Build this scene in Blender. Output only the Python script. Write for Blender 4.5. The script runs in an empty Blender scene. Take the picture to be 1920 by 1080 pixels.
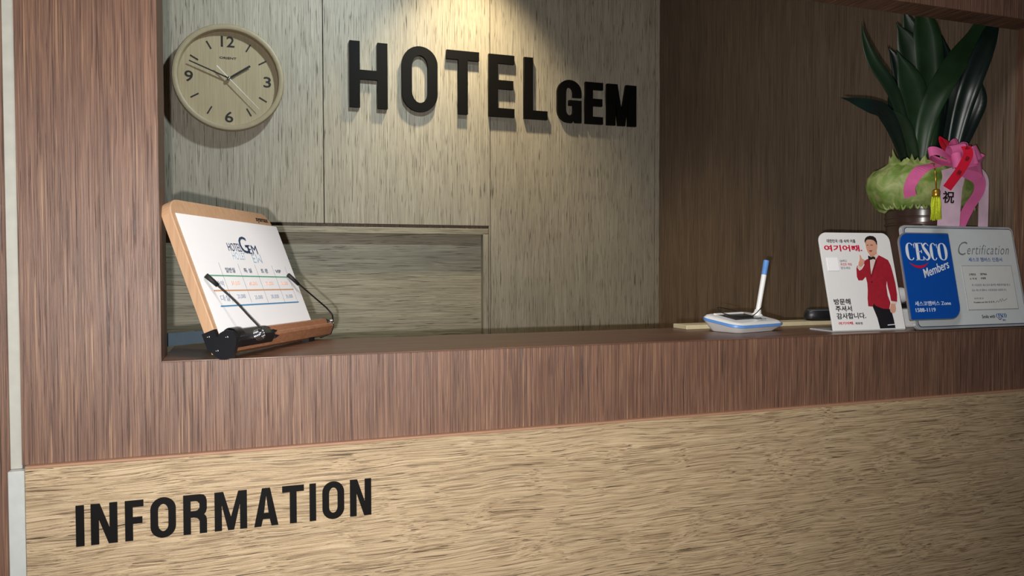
import bpy, bmesh, math, random
from mathutils import Vector, Matrix, noise

# ---------------------------------------------------------------- camera
scene = bpy.context.scene
COL = scene.collection
cam_d = bpy.data.cameras.new('camera')
cam_d.sensor_width = 36.0
cam_d.lens = 1429.88 / 1920 * 36.0
cam_d.clip_start = 0.01
cam = bpy.data.objects.new('camera', cam_d)
COL.objects.link(cam)
CAM = Vector((0.0563, -0.990, 1.2116))
FW = Vector((0.33398722, 0.94215223, -0.02831441))
RT = Vector((0.9425122, -0.33416721, -0.00174284))
UP = Vector((0.01110377, 0.02610459, 0.99959755))
cam.matrix_world = Matrix(((RT.x, UP.x, -FW.x, CAM.x), (RT.y, UP.y, -FW.y, CAM.y), (RT.z, UP.z, -FW.z, CAM.z), (0, 0, 0, 1)))
scene.camera = cam

# ---------------------------------------------------------------- world, lights, exposure
scene.view_settings.view_transform = 'Standard'
scene.view_settings.look = 'None'
scene.view_settings.gamma = 1.0
scene.view_settings.use_curve_mapping = False
scene.view_settings.exposure = 0.0
w = bpy.data.worlds.new('world')
scene.world = w
w.use_nodes = True
w.node_tree.nodes['Background'].inputs[0].default_value = (0.80, 0.90, 1.0, 1)
w.node_tree.nodes['Background'].inputs[1].default_value = 0.06


def lamp(name, kind, loc, power, color, target=None, **kw):
    d = bpy.data.lights.new(name, kind)
    d.energy = power
    d.color = color
    for k, v in kw.items():
        setattr(d, k, v)
    o = bpy.data.objects.new(name, d)
    COL.objects.link(o)
    o.location = loc
    if target is not None:
        o.rotation_euler = (Vector(target) - Vector(loc)).to_track_quat('-Z', 'Y').to_euler()
    return o


# the phone's flash beside the lens
lamp('phone_flash', 'SPOT', (0.040, -0.985, 1.192), 62.0, (1.0, 0.97, 0.93), (0.33, 0.10, 1.14), spot_size=math.radians(116), spot_blend=1.0, shadow_soft_size=0.004)
# warm recessed downlight over the hotel name, soft staff-side ceiling lamp, lobby ceiling panel
lamp('wall_spot', 'SPOT', (0.73, 1.15, 2.36), 68.0, (1.0, 0.83, 0.53), (0.73, 1.15, 1.0), spot_size=math.radians(86), spot_blend=0.95, shadow_soft_size=0.02)
lamp('staff_downlight', 'SPOT', (0.62, 0.58, 2.46), 46.0, (0.84, 0.98, 1.0), (0.00, 1.30, 1.45), spot_size=math.radians(86), spot_blend=1.0, shadow_soft_size=0.04)
lamp('lobby_ceiling_panel', 'AREA', (0.30, -0.50, 2.44), 11.0, (1.0, 0.95, 0.90), (0.30, -0.45, 0.0), shape='RECTANGLE', size=0.6, size_y=0.3)


# ---------------------------------------------------------------- materials
def srgb(r, g, b):
    f = lambda c: (c / 255 / 12.92) if c / 255 <= 0.04045 else ((c / 255 + 0.055) / 1.055) ** 2.4
    return (f(r), f(g), f(b), 1.0)


MATS = {}


def plain(name, col, rough=0.5, metal=0.0, trans=0.0, spec=0.5, coat=0.0, var=0.06, scale=60, bump=0.0):
    """a plain surface with slight procedural mottling"""
    m = bpy.data.materials.new(name)
    m.use_nodes = True
    nt = m.node_tree
    b = nt.nodes['Principled BSDF']
    tc = nt.nodes.new('ShaderNodeTexCoord')
    n = nt.nodes.new('ShaderNodeTexNoise')
    n.inputs['Scale'].default_value = scale
    n.inputs['Detail'].default_value = 3
    nt.links.new(tc.outputs['Object'], n.inputs['Vector'])
    r = nt.nodes.new('ShaderNodeValToRGB')
    r.color_ramp.elements[0].position = 0.3
    r.color_ramp.elements[1].position = 0.7
    r.color_ramp.elements[0].color = tuple(c * (1 - var) for c in col[:3]) + (1,)
    r.color_ramp.elements[1].color = tuple(min(1, c * (1 + var)) for c in col[:3]) + (1,)
    nt.links.new(n.outputs['Fac'], r.inputs['Fac'])
    nt.links.new(r.outputs['Color'], b.inputs['Base Color'])
    b.inputs['Roughness'].default_value = rough
    b.inputs['Metallic'].default_value = metal
    b.inputs['Transmission Weight'].default_value = trans
    b.inputs['Coat Weight'].default_value = coat
    b.inputs['Specular IOR Level'].default_value = spec
    if bump:
        bp = nt.nodes.new('ShaderNodeBump')
        bp.inputs['Strength'].default_value = bump
        bp.inputs['Distance'].default_value = 0.001
        nt.links.new(n.outputs['Fac'], bp.inputs['Height'])
        nt.links.new(bp.outputs['Normal'], b.inputs['Normal'])
    MATS[name] = m
    return m


def wood(name, axis, dark, mid, light, pore, streak=260, along=9, pore_fr=330, pore_al=11, pore_amt=0.8, pore_lo=0.30, pore_hi=0.40,
         wave=0.0, rough=0.5, bump=0.25, tone=0.12, hl=None, spread=(0.30, 0.50, 0.70)):
    """veneer with long streaks and short dark pores; axis is the grain direction"""
    m = bpy.data.materials.new(name)
    m.use_nodes = True
    nt = m.node_tree
    N, L = nt.nodes, nt.links
    b = N['Principled BSDF']
    tc = N.new('ShaderNodeTexCoord')
    vec = tc.outputs['Object']
    if wave:
        wn = N.new('ShaderNodeTexNoise')
        wm = N.new('ShaderNodeMapping')
        sc = [14.0, 14.0, 14.0]
        sc['xyz'.index(axis)] = 5.0
        wm.inputs['Scale'].default_value = sc
        wn.inputs['Scale'].default_value = 1.0
        wn.inputs['Detail'].default_value = 2
        L.new(vec, wm.inputs['Vector'])
        L.new(wm.outputs[0], wn.inputs['Vector'])
        s = N.new('ShaderNodeVectorMath')
        s.operation = 'SUBTRACT'
        s.inputs[1].default_value = (0.5, 0.5, 0.5)
        L.new(wn.outputs['Color'], s.inputs[0])
        k = N.new('ShaderNodeVectorMath')
        k.operation = 'SCALE'
        k.inputs['Scale'].default_value = wave
        L.new(s.outputs[0], k.inputs[0])
        a = N.new('ShaderNodeVectorMath')
        a.operation = 'ADD'
        L.new(vec, a.inputs[0])
        L.new(k.outputs[0], a.inputs[1])
        vec = a.outputs[0]

    def streaks(fr, al, detail, rough_, dist, off):
        mp = N.new('ShaderNodeMapping')
        sc = [fr, fr, fr]
        sc['xyz'.index(axis)] = al
        mp.inputs['Scale'].default_value = sc
        mp.inputs['Location'].default_value = (off, off * 1.7, off * 0.6)
        L.new(vec, mp.inputs['Vector'])
        n = N.new('ShaderNodeTexNoise')
        n.inputs['Scale'].default_value = 1.0
        n.inputs['Detail'].default_value = detail
        n.inputs['Roughness'].default_value = rough_
        n.inputs['Distortion'].default_value = dist
        L.new(mp.outputs[0], n.inputs['Vector'])
        return n.outputs['Fac']

    def ramp(fac, stops):
        r = N.new('ShaderNodeValToRGB')
        e = r.color_ramp.elements
        e[0].position, e[0].color = stops[0]
        e[1].position, e[1].color = stops[-1]
        for p, c in stops[1:-1]:
            x = e.new(p)
            x.color = c
        L.new(fac, r.inputs['Fac'])
        return r.outputs['Color']

    def mix(kind, fac, c1, c2):
        x = N.new('ShaderNodeMixRGB')
        x.blend_type = kind
        if isinstance(fac, float):
            x.inputs[0].default_value = fac
        else:
            L.new(fac, x.inputs[0])
        for i, c in ((1, c1), (2, c2)):
            if isinstance(c, tuple):
                x.inputs[i].default_value = c
            else:
                L.new(c, x.inputs[i])
        return x.outputs[0]

    f1 = streaks(streak, along, 5, 0.62, 0.15, 0.0)
    col = ramp(f1, [(spread[0], dark), (spread[1], mid), (spread[2], light)])
    f3 = streaks(streak * 0.09, along * 0.22, 2, 0.5, 0.0, 31.0)
    tn = ramp(f3, [(0.3, (1 - tone, 1 - tone, 1 - tone, 1)), (0.7, (1 + tone, 1 + tone, 1 + tone, 1))])
    col = mix('MULTIPLY', 1.0, col, tn)
    if hl is not None:
        f4 = streaks(streak * 1.1, along * 0.8, 2, 0.5, 0.2, 57.0)
        h = ramp(f4, [(0.60, (0, 0, 0, 1)), (0.72, (0.75, 0.75, 0.75, 1))])
        col = mix('MIX', h, col, hl)
    f2 = streaks(pore_fr, pore_al, 2, 0.5, 0.35, 12.0)
    pm = ramp(f2, [(pore_lo, (pore_amt,) * 3 + (1,)), (pore_hi, (0, 0, 0, 1))])
    col = mix('MIX', pm, col, pore)
    L.new(col, b.inputs['Base Color'])
    b.inputs['Roughness'].default_value = rough
    hgt = N.new('ShaderNodeMath')
    hgt.operation = 'SUBTRACT'
    L.new(f1, hgt.inputs[0])
    L.new(pm, hgt.inputs[1])
    bp = N.new('ShaderNodeBump')
    bp.inputs['Strength'].default_value = bump
    bp.inputs['Distance'].default_value = 0.0015
    L.new(hgt.outputs[0], bp.inputs['Height'])
    L.new(bp.outputs['Normal'], b.inputs['Normal'])
    MATS[name] = m
    return m


BR = dict(dark=srgb(78, 53, 42), mid=srgb(106, 76, 61), light=srgb(134, 101, 80), pore=srgb(50, 31, 25), hl=srgb(162, 128, 100))
wood('brown_v', 'z', streak=540, along=8, pore_fr=680, pore_al=9, pore_amt=0.75, pore_lo=0.33, pore_hi=0.42, bump=0.3, wave=0.004, **BR)
wood('brown_x', 'x', streak=200, along=5, pore_fr=300, pore_al=7, pore_amt=0.5, pore_lo=0.30, pore_hi=0.40, bump=0.12, rough=0.36, **BR)
wood('brown_y', 'y', streak=230, along=10, pore_fr=300, pore_al=12, pore_amt=0.7, pore_lo=0.33, pore_hi=0.42, **BR)
wood('grey_v', 'z', srgb(140, 133, 119), srgb(168, 160, 144), srgb(192, 185, 170), srgb(62, 52, 41), streak=420, along=7, pore_fr=430, pore_al=14,
     pore_amt=0.85, pore_lo=0.32, pore_hi=0.40, bump=0.35, tone=0.07)
wood('grey_x', 'x', srgb(130, 122, 106), srgb(160, 152, 132), srgb(184, 176, 156), srgb(58, 48, 36), streak=330, along=6, pore_fr=360, pore_al=10,
     pore_amt=0.8, pore_lo=0.30, pore_hi=0.40, bump=0.35, tone=0.10, wave=0.012)
wood('side_v', 'z', srgb(82, 67, 56), srgb(106, 89, 75), srgb(130, 111, 94), srgb(52, 40, 32), streak=330, along=5, pore_fr=400, pore_al=8,
     pore_amt=0.7, pore_lo=0.32, pore_hi=0.42, bump=0.25)
wood('tan_x', 'x', srgb(124, 102, 77), srgb(170, 146, 114), srgb(192, 170, 138), srgb(62, 44, 32), streak=620, along=9, pore_fr=820, pore_al=11,
     pore_amt=0.85, pore_lo=0.30, pore_hi=0.365, bump=0.8, tone=0.08, wave=0.020, hl=srgb(202, 182, 148), spread=(0.34, 0.48, 0.66))
wood('beech', 'z', srgb(184, 146, 114), srgb(192, 155, 122), srgb(199, 163, 130), srgb(174, 135, 103), streak=260, along=8, pore_amt=0.3, bump=0.05, tone=0.03)
wood('bar_wood', 'y', srgb(146, 97, 70), srgb(160, 110, 80), srgb(172, 122, 92), srgb(128, 80, 56), streak=260, along=8, pore_amt=0.3, bump=0.05, tone=0.04, rough=0.4)
wood('dial_wood', 'z', srgb(160, 146, 116), srgb(170, 156, 126), srgb(180, 166, 136), srgb(144, 128, 98), streak=300, along=6, pore_amt=0.4, bump=0.04, tone=0.04)
plain('edge_orange', srgb(158, 120, 95), 0.5)
plain('back_dark', srgb(40, 32, 26), 0.8)
plain('white_trim', srgb(172, 171, 162), 0.45)
plain('white_trim_low', srgb(182, 185, 183), 0.4)
plain('letter_black', srgb(12, 11, 11), 0.55, spec=0.12)
plain('clock_rim', srgb(166, 152, 124), 0.5)
plain('ink', srgb(24, 20, 18), 0.6)
plain('silver', srgb(200, 200, 205), 0.2, metal=1.0)
plain('screw_steel', srgb(110, 112, 118), 0.35, metal=1.0)
plain('white_hand', srgb(225, 222, 210), 0.4)
plain('plastic_black', srgb(26, 26, 30), 0.4)
plain('rubber_black', srgb(15, 15, 16), 0.6)
plain('steel_grey', srgb(84, 98, 110), 0.35, metal=0.3)
plain('paper_white', srgb(250, 250, 252), 0.6, var=0.005)
plain('print_navy', srgb(50, 68, 98), 0.6)
plain('print_pale', srgb(176, 192, 208), 0.6)
plain('print_grey', srgb(120, 126, 136), 0.6)
plain('print_faint', srgb(158, 168, 184), 0.6)
plain('print_line', srgb(150, 156, 166), 0.6)
plain('print_green', srgb(92, 168, 132), 0.6)
plain('print_orange', srgb(214, 156, 110), 0.6)
plain('print_blue', srgb(72, 140, 188), 0.6)
plain('print_peach', srgb(232, 192, 176), 0.6)
plain('acrylic_white', srgb(232, 232, 232), 0.22, var=0.01)
plain('acrylic_edge', srgb(226, 230, 230), 0.15, trans=0.35)
plain('sign_red', srgb(206, 22, 58), 0.4)
plain('jacket_red', srgb(160, 30, 46), 0.5, var=0.1, scale=160)
plain('jacket_dark', srgb(120, 20, 34), 0.5)
plain('skin', srgb(214, 160, 136), 0.5)
plain('skin_lip', srgb(170, 80, 76), 0.5)
plain('shirt', srgb(226, 206, 198), 0.5)
plain('trousers', srgb(22, 20, 26), 0.5)
plain('cert_frame', srgb(196, 200, 204), 0.25, metal=0.4)
plain('cert_line', srgb(40, 56, 90), 0.4)
plain('cert_face', srgb(206, 212, 214), 0.4, var=0.02)
plain('cert_inset', srgb(214, 216, 214), 0.4, var=0.02)
plain('cert_blue', srgb(6, 76, 168), 0.12, var=0.02)
plain('cert_silver', srgb(150, 152, 158), 0.35, metal=0.5)
plain('cert_print_blue', srgb(44, 84, 150), 0.5)
plain('print_white', srgb(232, 238, 246), 0.4)
plain('pad_white', srgb(240, 240, 240), 0.3, var=0.01)
plain('pad_blue', srgb(98, 150, 220), 0.4)
plain('screen_dark', srgb(50, 54, 58), 0.2)
plain('beige_board', srgb(196, 184, 150), 0.5)
plain('pot_brown', srgb(74, 54, 48), 0.25)
plain('leaf_green', srgb(24, 46, 25), 0.45, var=0.25, scale=30)
plain('leaf_light', srgb(32, 57, 32), 0.45, var=0.2, scale=30)
plain('leaf_dark', srgb(12, 30, 25), 0.34, var=0.25, scale=30)
plain('ribbon_pink', srgb(214, 104, 158), 0.25)
plain('ribbon_pale', srgb(238, 206, 226), 0.4)
plain('ribbon_red', srgb(206, 26, 54), 0.35)
plain('gold', srgb(200, 160, 60), 0.3, metal=0.8)
plain('tassel_yellow', srgb(200, 214, 40), 0.7, var=0.25, scale=400)
plain('white_gloss', srgb(232, 234, 236), 0.25)
plain('ceiling_white', srgb(214, 212, 206), 0.8)
plain('floor_tile', srgb(150, 140, 128), 0.35)


def wrap_material():
    m = bpy.data.materials.new('wrap_green')
    m.use_nodes = True
    nt = m.node_tree
    b = nt.nodes['Principled BSDF']
    out = nt.nodes['Material Output']
    tc = nt.nodes.new('ShaderNodeTexCoord')
    n = nt.nodes.new('ShaderNodeTexNoise')
    n.inputs['Scale'].default_value = 38
    n.inputs['Detail'].default_value = 5
    n.inputs['Distortion'].default_value = 1.0
    nt.links.new(tc.outputs['Object'], n.inputs['Vector'])
    r = nt.nodes.new('ShaderNodeValToRGB')
    r.color_ramp.elements[0].position = 0.35
    r.color_ramp.elements[1].position = 0.68
    r.color_ramp.elements[0].color = srgb(122, 156, 66)
    r.color_ramp.elements[1].color = srgb(196, 204, 138)
    nt.links.new(n.outputs['Fac'], r.inputs['Fac'])
    nt.links.new(r.outputs['Color'], b.inputs['Base Color'])
    b.inputs['Roughness'].default_value = 0.5
    t = nt.nodes.new('ShaderNodeBsdfTranslucent')
    nt.links.new(r.outputs['Color'], t.inputs['Color'])
    mx = nt.nodes.new('ShaderNodeMixShader')
    mx.inputs[0].default_value = 0.3
    nt.links.new(b.outputs[0], mx.inputs[1])
    nt.links.new(t.outputs[0], mx.inputs[2])
    nt.links.new(mx.outputs[0], out.inputs['Surface'])
    MATS['wrap_green'] = m


wrap_material()


# ---------------------------------------------------------------- helpers
def link(name, me, mat, parent=None, smooth=False, label=None):
    if isinstance(mat, str):
        mat = [mat]
    for k in mat:
        me.materials.append(MATS[k])
    if smooth:
        for p in me.polygons:
            p.use_smooth = True
    o = bpy.data.objects.new(name, me)
    COL.objects.link(o)
    if parent is not None:
        o.parent = parent
        o.matrix_parent_inverse = WORLD_INV[parent.name]
    WORLD_INV[o.name] = Matrix.Identity(4)
    if label:
        o['label'] = label
    return o


WORLD_INV = {}


def thing(name, loc, label, cat, group=None):
    o = bpy.data.objects.new(name, None)
    COL.objects.link(o)
    o.location = loc
    o.empty_display_size = 0.02
    WORLD_INV[o.name] = Matrix.Translation(-Vector(loc))
    o['label'] = label
    o['category'] = cat
    if group:
        o['group'] = group
    return o


def tag(o, label, cat, group=None):
    o['label'] = label
    o['category'] = cat
    if group:
        o['group'] = group
    return o


def struct(o, label=None):
    o['kind'] = 'structure'
    if label:
        o['label'] = label
    return o


def from_bm(bm, name='m'):
    bmesh.ops.recalc_face_normals(bm, faces=bm.faces)
    me = bpy.data.meshes.new(name)
    bm.to_mesh(me)
    bm.free()
    return me


def box_mesh(x0, x1, y0, y1, z0, z1, bevel=0.0, seg=2):
    bm = bmesh.new()
    bmesh.ops.create_cube(bm, size=1.0)
    bmesh.ops.scale(bm, vec=(x1 - x0, y1 - y0, z1 - z0), verts=bm.verts)
    bmesh.ops.translate(bm, vec=((x0 + x1) / 2, (y0 + y1) / 2, (z0 + z1) / 2), verts=bm.verts)
    if bevel:
        bmesh.ops.bevel(bm, geom=list(bm.edges), offset=bevel, segments=seg, affect='EDGES', profile=0.5)
    return from_bm(bm)


def box(name, x0, x1, y0, y1, z0, z1, mat, parent=None, bevel=0.0, seg=2, label=None):
    return link(name, box_mesh(x0, x1, y0, y1, z0, z1, bevel, seg), mat, parent, label=label)


class Frame:
    """a local frame: u along, v up, w out of the face"""
    def __init__(self, o, ex, ez, n=None):
        self.o, self.ex, self.ez = Vector(o), Vector(ex).normalized(), Vector(ez).normalized()
        self.n = self.ex.cross(self.ez).normalized() if n is None else Vector(n)

    def p(self, u, v, w=0.0):
        return self.o + self.ex * u + self.ez * v + self.n * w


def prism_mesh(frame, poly, w0, w1, bevel=0.0):
    """polygon in (u, v) extruded from w0 to w1"""
    bm = bmesh.new()
    a = [bm.verts.new(frame.p(u, v, w0)) for u, v in poly]
    b = [bm.verts.new(frame.p(u, v, w1)) for u, v in poly]
    k = len(poly)
    bm.faces.new(a)
    bm.faces.new(b)
    for i in range(k):
        bm.faces.new((a[i], a[(i + 1) % k], b[(i + 1) % k], b[i]))
    if bevel:
        bmesh.ops.recalc_face_normals(bm, faces=bm.faces)
        top = [e for e in bm.edges if e.verts[0] in b and e.verts[1] in b]
        bmesh.ops.bevel(bm, geom=top, offset=bevel, segments=2, affect='EDGES', profile=0.5)
    return from_bm(bm)


def prism(name, frame, poly, w0, w1, mat, parent=None, bevel=0.0, label=None):
    return link(name, prism_mesh(frame, poly, w0, w1, bevel), mat, parent, label=label)


def sweep_prism(frame, prof, a0, a1):
    """profile in (w, v) swept along u"""
    bm = bmesh.new()
    A = [bm.verts.new(frame.p(a0, v, c)) for c, v in prof]
    B = [bm.verts.new(frame.p(a1, v, c)) for c, v in prof]
    k = len(prof)
    bm.faces.new(A)
    bm.faces.new(B)
    for i in range(k):
        bm.faces.new((A[i], A[(i + 1) % k], B[(i + 1) % k], B[i]))
    return from_bm(bm)


def tube_mesh(pts, r, seg=8, r2=None, caps=True):
    pts = [Vector(p) for p in pts]
    bm = bmesh.new()
    rings = []
    t0 = (pts[1] - pts[0]).normalized()
    nrm = t0.orthogonal().normalized()
    n = len(pts)
    for i, p in enumerate(pts):
        t = (pts[min(i + 1, n - 1)] - pts[max(i - 1, 0)]).normalized()
        nrm = (nrm - t * nrm.dot(t)).normalized()
        bn = t.cross(nrm)
        rr = r if r2 is None else r + (r2 - r) * i / (n - 1)
        rings.append([bm.verts.new(p + (nrm * math.cos(2 * math.pi * k / seg) + bn * math.sin(2 * math.pi * k / seg)) * rr) for k in range(seg)])
    for i in range(n - 1):
        for k in range(seg):
            bm.faces.new((rings[i][k], rings[i][(k + 1) % seg], rings[i + 1][(k + 1) % seg], rings[i + 1][k]))
    if caps:
        bm.faces.new(rings[0])
        bm.faces.new(rings[-1])
    return from_bm(bm)


def tube(name, pts, r, mat, parent=None, seg=8, r2=None, label=None):
    return link(name, tube_mesh(pts, r, seg, r2), mat, parent, smooth=True, label=label)


def spline(pts, n=8):
    P = [Vector(p) for p in pts]
    P = [P[0] * 2 - P[1]] + P + [P[-1] * 2 - P[-2]]
    out = []
    for i in range(1, len(P) - 2):
        for k in range(n):
            t = k / n
            a, b, c, d = P[i - 1], P[i], P[i + 1], P[i + 2]
            out.append(0.5 * ((2 * b) + (c - a) * t + (2 * a - 5 * b + 4 * c - d) * t * t + (3 * b - a - 3 * c + d) * t ** 3))
    out.append(P[-2])
    return out


def lathe_mesh(center, axis, prof, seg=48, sx=1.0, sy=1.0):
    """profile (radius, distance along axis)"""
    ax = Vector(axis).normalized()
    u = Vector((1, 0, 0)) if abs(ax.x) < 0.9 else Vector((0, 1, 0))
    u = (u - ax * u.dot(ax)).normalized()
    v = ax.cross(u)
    bm = bmesh.new()
    rings = []
    for r, d in prof:
        c = Vector(center) + ax * d
        if r < 1e-6:
            rings.append([bm.verts.new(c)])
        else:
            rings.append([bm.verts.new(c + (u * math.cos(2 * math.pi * k / seg) * sx + v * math.sin(2 * math.pi * k / seg) * sy) * r) for k in range(seg)])
    for i in range(len(rings) - 1):
        a, b = rings[i], rings[i + 1]
        for k in range(seg):
            k2 = (k + 1) % seg
            if len(a) == 1 and len(b) == 1:
                continue
            if len(a) == 1:
                bm.faces.new((a[0], b[k], b[k2]))
            elif len(b) == 1:
                bm.faces.new((a[k], a[k2], b[0]))
            else:
                bm.faces.new((a[k], a[k2], b[k2], b[k]))
    return from_bm(bm)


def smooth_by_angle(o, deg=35):
    me = o.data
    for p in me.polygons:
        p.use_smooth = True
    me.set_sharp_from_angle(angle=math.radians(deg))
    return o


def rounded(x0, x1, y0, y1, r, n=7, corners=(1, 1, 1, 1)):
    """rounded rectangle outline, corners in the order bl, br, tr, tl (each a factor on r)"""
    out = []
    for (cx, cy, a0, k) in ((x0, y0, 180, corners[0]), (x1, y0, 270, corners[1]), (x1, y1, 0, corners[2]), (x0, y1, 90, corners[3])):
        rr = r * k
        if rr <= 1e-6:
            out.append((cx, cy))
            continue
        ox = cx + rr if cx == x0 else cx - rr
        oy = cy + rr if cy == y0 else cy - rr
        for i in range(n + 1):
            a = math.radians(a0 + 90 * i / n)
            out.append((ox + rr * math.cos(a), oy + rr * math.sin(a)))
    return out


TMP = bpy.data.scenes.new('workbench')


def eval_curve(cd):
    o = bpy.data.objects.new('tmp', cd)
    TMP.collection.objects.link(o)
    with bpy.context.temp_override(scene=TMP, view_layer=TMP.view_layers[0]):
        dg = bpy.context.evaluated_depsgraph_get()
    me = bpy.data.meshes.new_from_object(o.evaluated_get(dg))
    bpy.data.objects.remove(o)
    bpy.data.curves.remove(cd)
    me.materials.clear()
    return me


def outline_mesh(loops, frame, w0, w1):
    """filled outlines (holes by even-odd rule) extruded between w0 and w1"""
    cd = bpy.data.curves.new('c', 'CURVE')
    cd.dimensions = '2D'
    cd.fill_mode = 'BOTH'
    cd.extrude = 0.5
    for lp in loops:
        s = cd.splines.new('POLY')
        s.points.add(len(lp) - 1)
        for q, (x, y) in zip(s.points, lp):
            q.co = (x, y, 0, 1)
        s.use_cyclic_u = True
    me = eval_curve(cd)
    for v in me.vertices:
        v.co = frame.p(v.co.x, v.co.y, w0 + (v.co.z + 0.5) * (w1 - w0))
    return me


def text_mesh(body, frame, bx, w=0.0004, bold=0.0, shear=0.0, rot=0.0, spacing=1.0, keep=False, th=0.0003):
    """lettering fitted into the (u0, u1, v0, v1) box on the frame's face"""
    cd = bpy.data.curves.new('t', 'FONT')
    cd.body = body
    cd.resolution_u = 3
    cd.offset = bold
    cd.shear = shear
    cd.space_character = spacing
    cd.extrude = 0.5
    me = eval_curve(cd)
    xs = [v.co.x for v in me.vertices]
    ys = [v.co.y for v in me.vertices]
    x0, x1, y0, y1 = min(xs), max(xs), min(ys), max(ys)
    u0, u1, v0, v1 = bx
    sx, sy = (u1 - u0) / (x1 - x0), (v1 - v0) / (y1 - y0)
    if keep:
        sx = sy = min(sx, sy)
    ca, sa = math.cos(rot), math.sin(rot)
    for v in me.vertices:
        a, b = (v.co.x - x0) * sx, (v.co.y - y0) * sy
        a, b = a * ca - b * sa, a * sa + b * ca
        v.co = frame.p(u0 + a, v0 + b, w + (v.co.z + 0.5) * th)
    return me


def text(name, body, frame, bx, mat, parent, **kw):
    return link(name, text_mesh(body, frame, bx, **kw), mat, parent)


def ribbon_mesh(pts, wdirs, widths, th=0.0006):
    """a strip of cloth along pts; wdirs and widths per point"""
    bm = bmesh.new()
    n = len(pts)
    rows = []
    for i in range(n):
        p = Vector(pts[i])
        t = (Vector(pts[min(i + 1, n - 1)]) - Vector(pts[max(i - 1, 0)]))
        wd = wdirs[i] if isinstance(wdirs, list) else wdirs
        wd = Vector(wd)
        t = t.normalized() if t.length > 0 else Vector((0, 0, 1))
        wd = (wd - t * wd.dot(t)).normalized()
        nn = t.cross(wd) * th * 0.5
        h = (widths[i] if isinstance(widths, list) else widths) * 0.5
        rows.append([bm.verts.new(p + wd * h + nn), bm.verts.new(p - wd * h + nn), bm.verts.new(p - wd * h - nn), bm.verts.new(p + wd * h - nn)])
    for i in range(n - 1):
        for k in range(4):
            bm.faces.new((rows[i][k], rows[i][(k + 1) % 4], rows[i + 1][(k + 1) % 4], rows[i + 1][k]))
    bm.faces.new(rows[0])
    bm.faces.new(rows[-1])
    return from_bm(bm)


# ---------------------------------------------------------------- the setting
YB, W, X1, X2 = 1.343, 1.427, 0.290, 0.8105
ZT = 1.10                       # counter top
CEIL = 2.50
struct(box('floor', -1.6, 2.6, -3.2, 1.6, -0.05, 0.0, 'floor_tile'), 'tiled floor of the lobby and the staff side')
struct(box('ceiling', -1.6, 2.6, -3.2, 1.6, CEIL, CEIL + 0.05, 'ceiling_white'), 'white ceiling above the reception')

wb = struct(box('wall_back', -1.2, W, YB + 0.030, YB + 0.09, 0.0, CEIL, 'back_dark'), 'grey wood panelled wall behind the reception counter')
ZL = 1.3415
box('panel', -1.2, X1 - 0.0012, YB, YB + 0.029, ZL, CEIL, 'grey_v', wb, 0.0008, 1)
box('panel', X1 + 0.0012, X2 - 0.0012, YB, YB + 0.029, ZL, CEIL, 'grey_v', wb, 0.0008, 1)
box('panel', X2 + 0.0010, 1.4085, YB, YB + 0.029, 0.0, CEIL, 'grey_v', wb, 0.0008, 1)
box('edge_strip', 1.4105, W, YB, YB + 0.029, 0.0, CEIL, 'grey_v', wb, 0.0006, 1)
box('edge_strip', 0.8050, X2 - 0.0012, YB, YB + 0.029, 0.0, ZL, 'grey_v', wb, 0.0005, 1)
box('frame_rail', -1.2, 0.8034, YB + 0.001, YB + 0.029, 1.3130, 1.3318, 'grey_x', wb, 0.0006, 1)
box('frame_stile', 0.7860, 0.8034, YB + 0.0008, YB + 0.029, 0.0, 1.3128, 'grey_v', wb, 0.0006, 1)
box('recessed_panel', -1.2, 0.7858, YB + 0.024, YB + 0.0298, 0.0, 1.3129, 'grey_x', wb)
box('gap_strip', -1.2, 0.8034, YB + 0.012, YB + 0.0295, 1.3320, ZL - 0.0002, 'side_v', wb)

struct(box('wall_right', W, W + 0.06, 0.0503, YB + 0.09, 0.0, CEIL, 'side_v'), 'dark brown wood side wall right of the counter')
struct(box('wall_left', -1.26, -1.2, 0.09, YB + 0.09, 0.0, CEIL, 'side_v'), 'wood wall closing the staff side')

wf = bpy.data.objects.new('wall_front', None)
COL.objects.link(wf)
wf.location = (-0.1, 0, 0)
WORLD_INV['wall_front'] = Matrix.Translation((0.1, 0, 0))
struct(wf, 'brown wood front wall framing the reception opening')
box('pillar', -0.1795, -0.0347, 0.0, 0.080, 0.9885, CEIL, 'brown_v', wf)
me = box_mesh(-0.0345, W, 0.0, 0.0500, 1.6510, CEIL, 0.0007, 1)
hd = link('header', me, ['brown_v', 'brown_y'], wf)
for p in me.polygons:
    if p.normal.z < -0.9:
        p.material_index = 1
box('pillar', W + 0.0002, 2.6, 0.0, 0.050, 0.9885, CEIL, 'brown_v', wf)
box('lower_panel', W + 0.0002, 2.6, -0.0094, 0.050, 0.0, 0.9883, 'tan_x', wf)
box('side_panel', -1.6, -0.1919, 0.004, 0.05, 0.0, CEIL, 'brown_v', wf, 0.0007, 1)
t1 = struct(box('trim_1', -0.1915, -0.1797, 0.002, 0.06, 0.984, CEIL, 'white_trim', None, 0.0006, 1), 'upper part of the white corner strip left of the brown pillar')
t2 = struct(box('trim_2', -0.1915, -0.1754, -0.009, 0.05, 0.0, 0.9838, 'white_trim_low', None, 0.0006, 1), 'lower wider part of the white corner strip beside the light wood panel')

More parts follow.
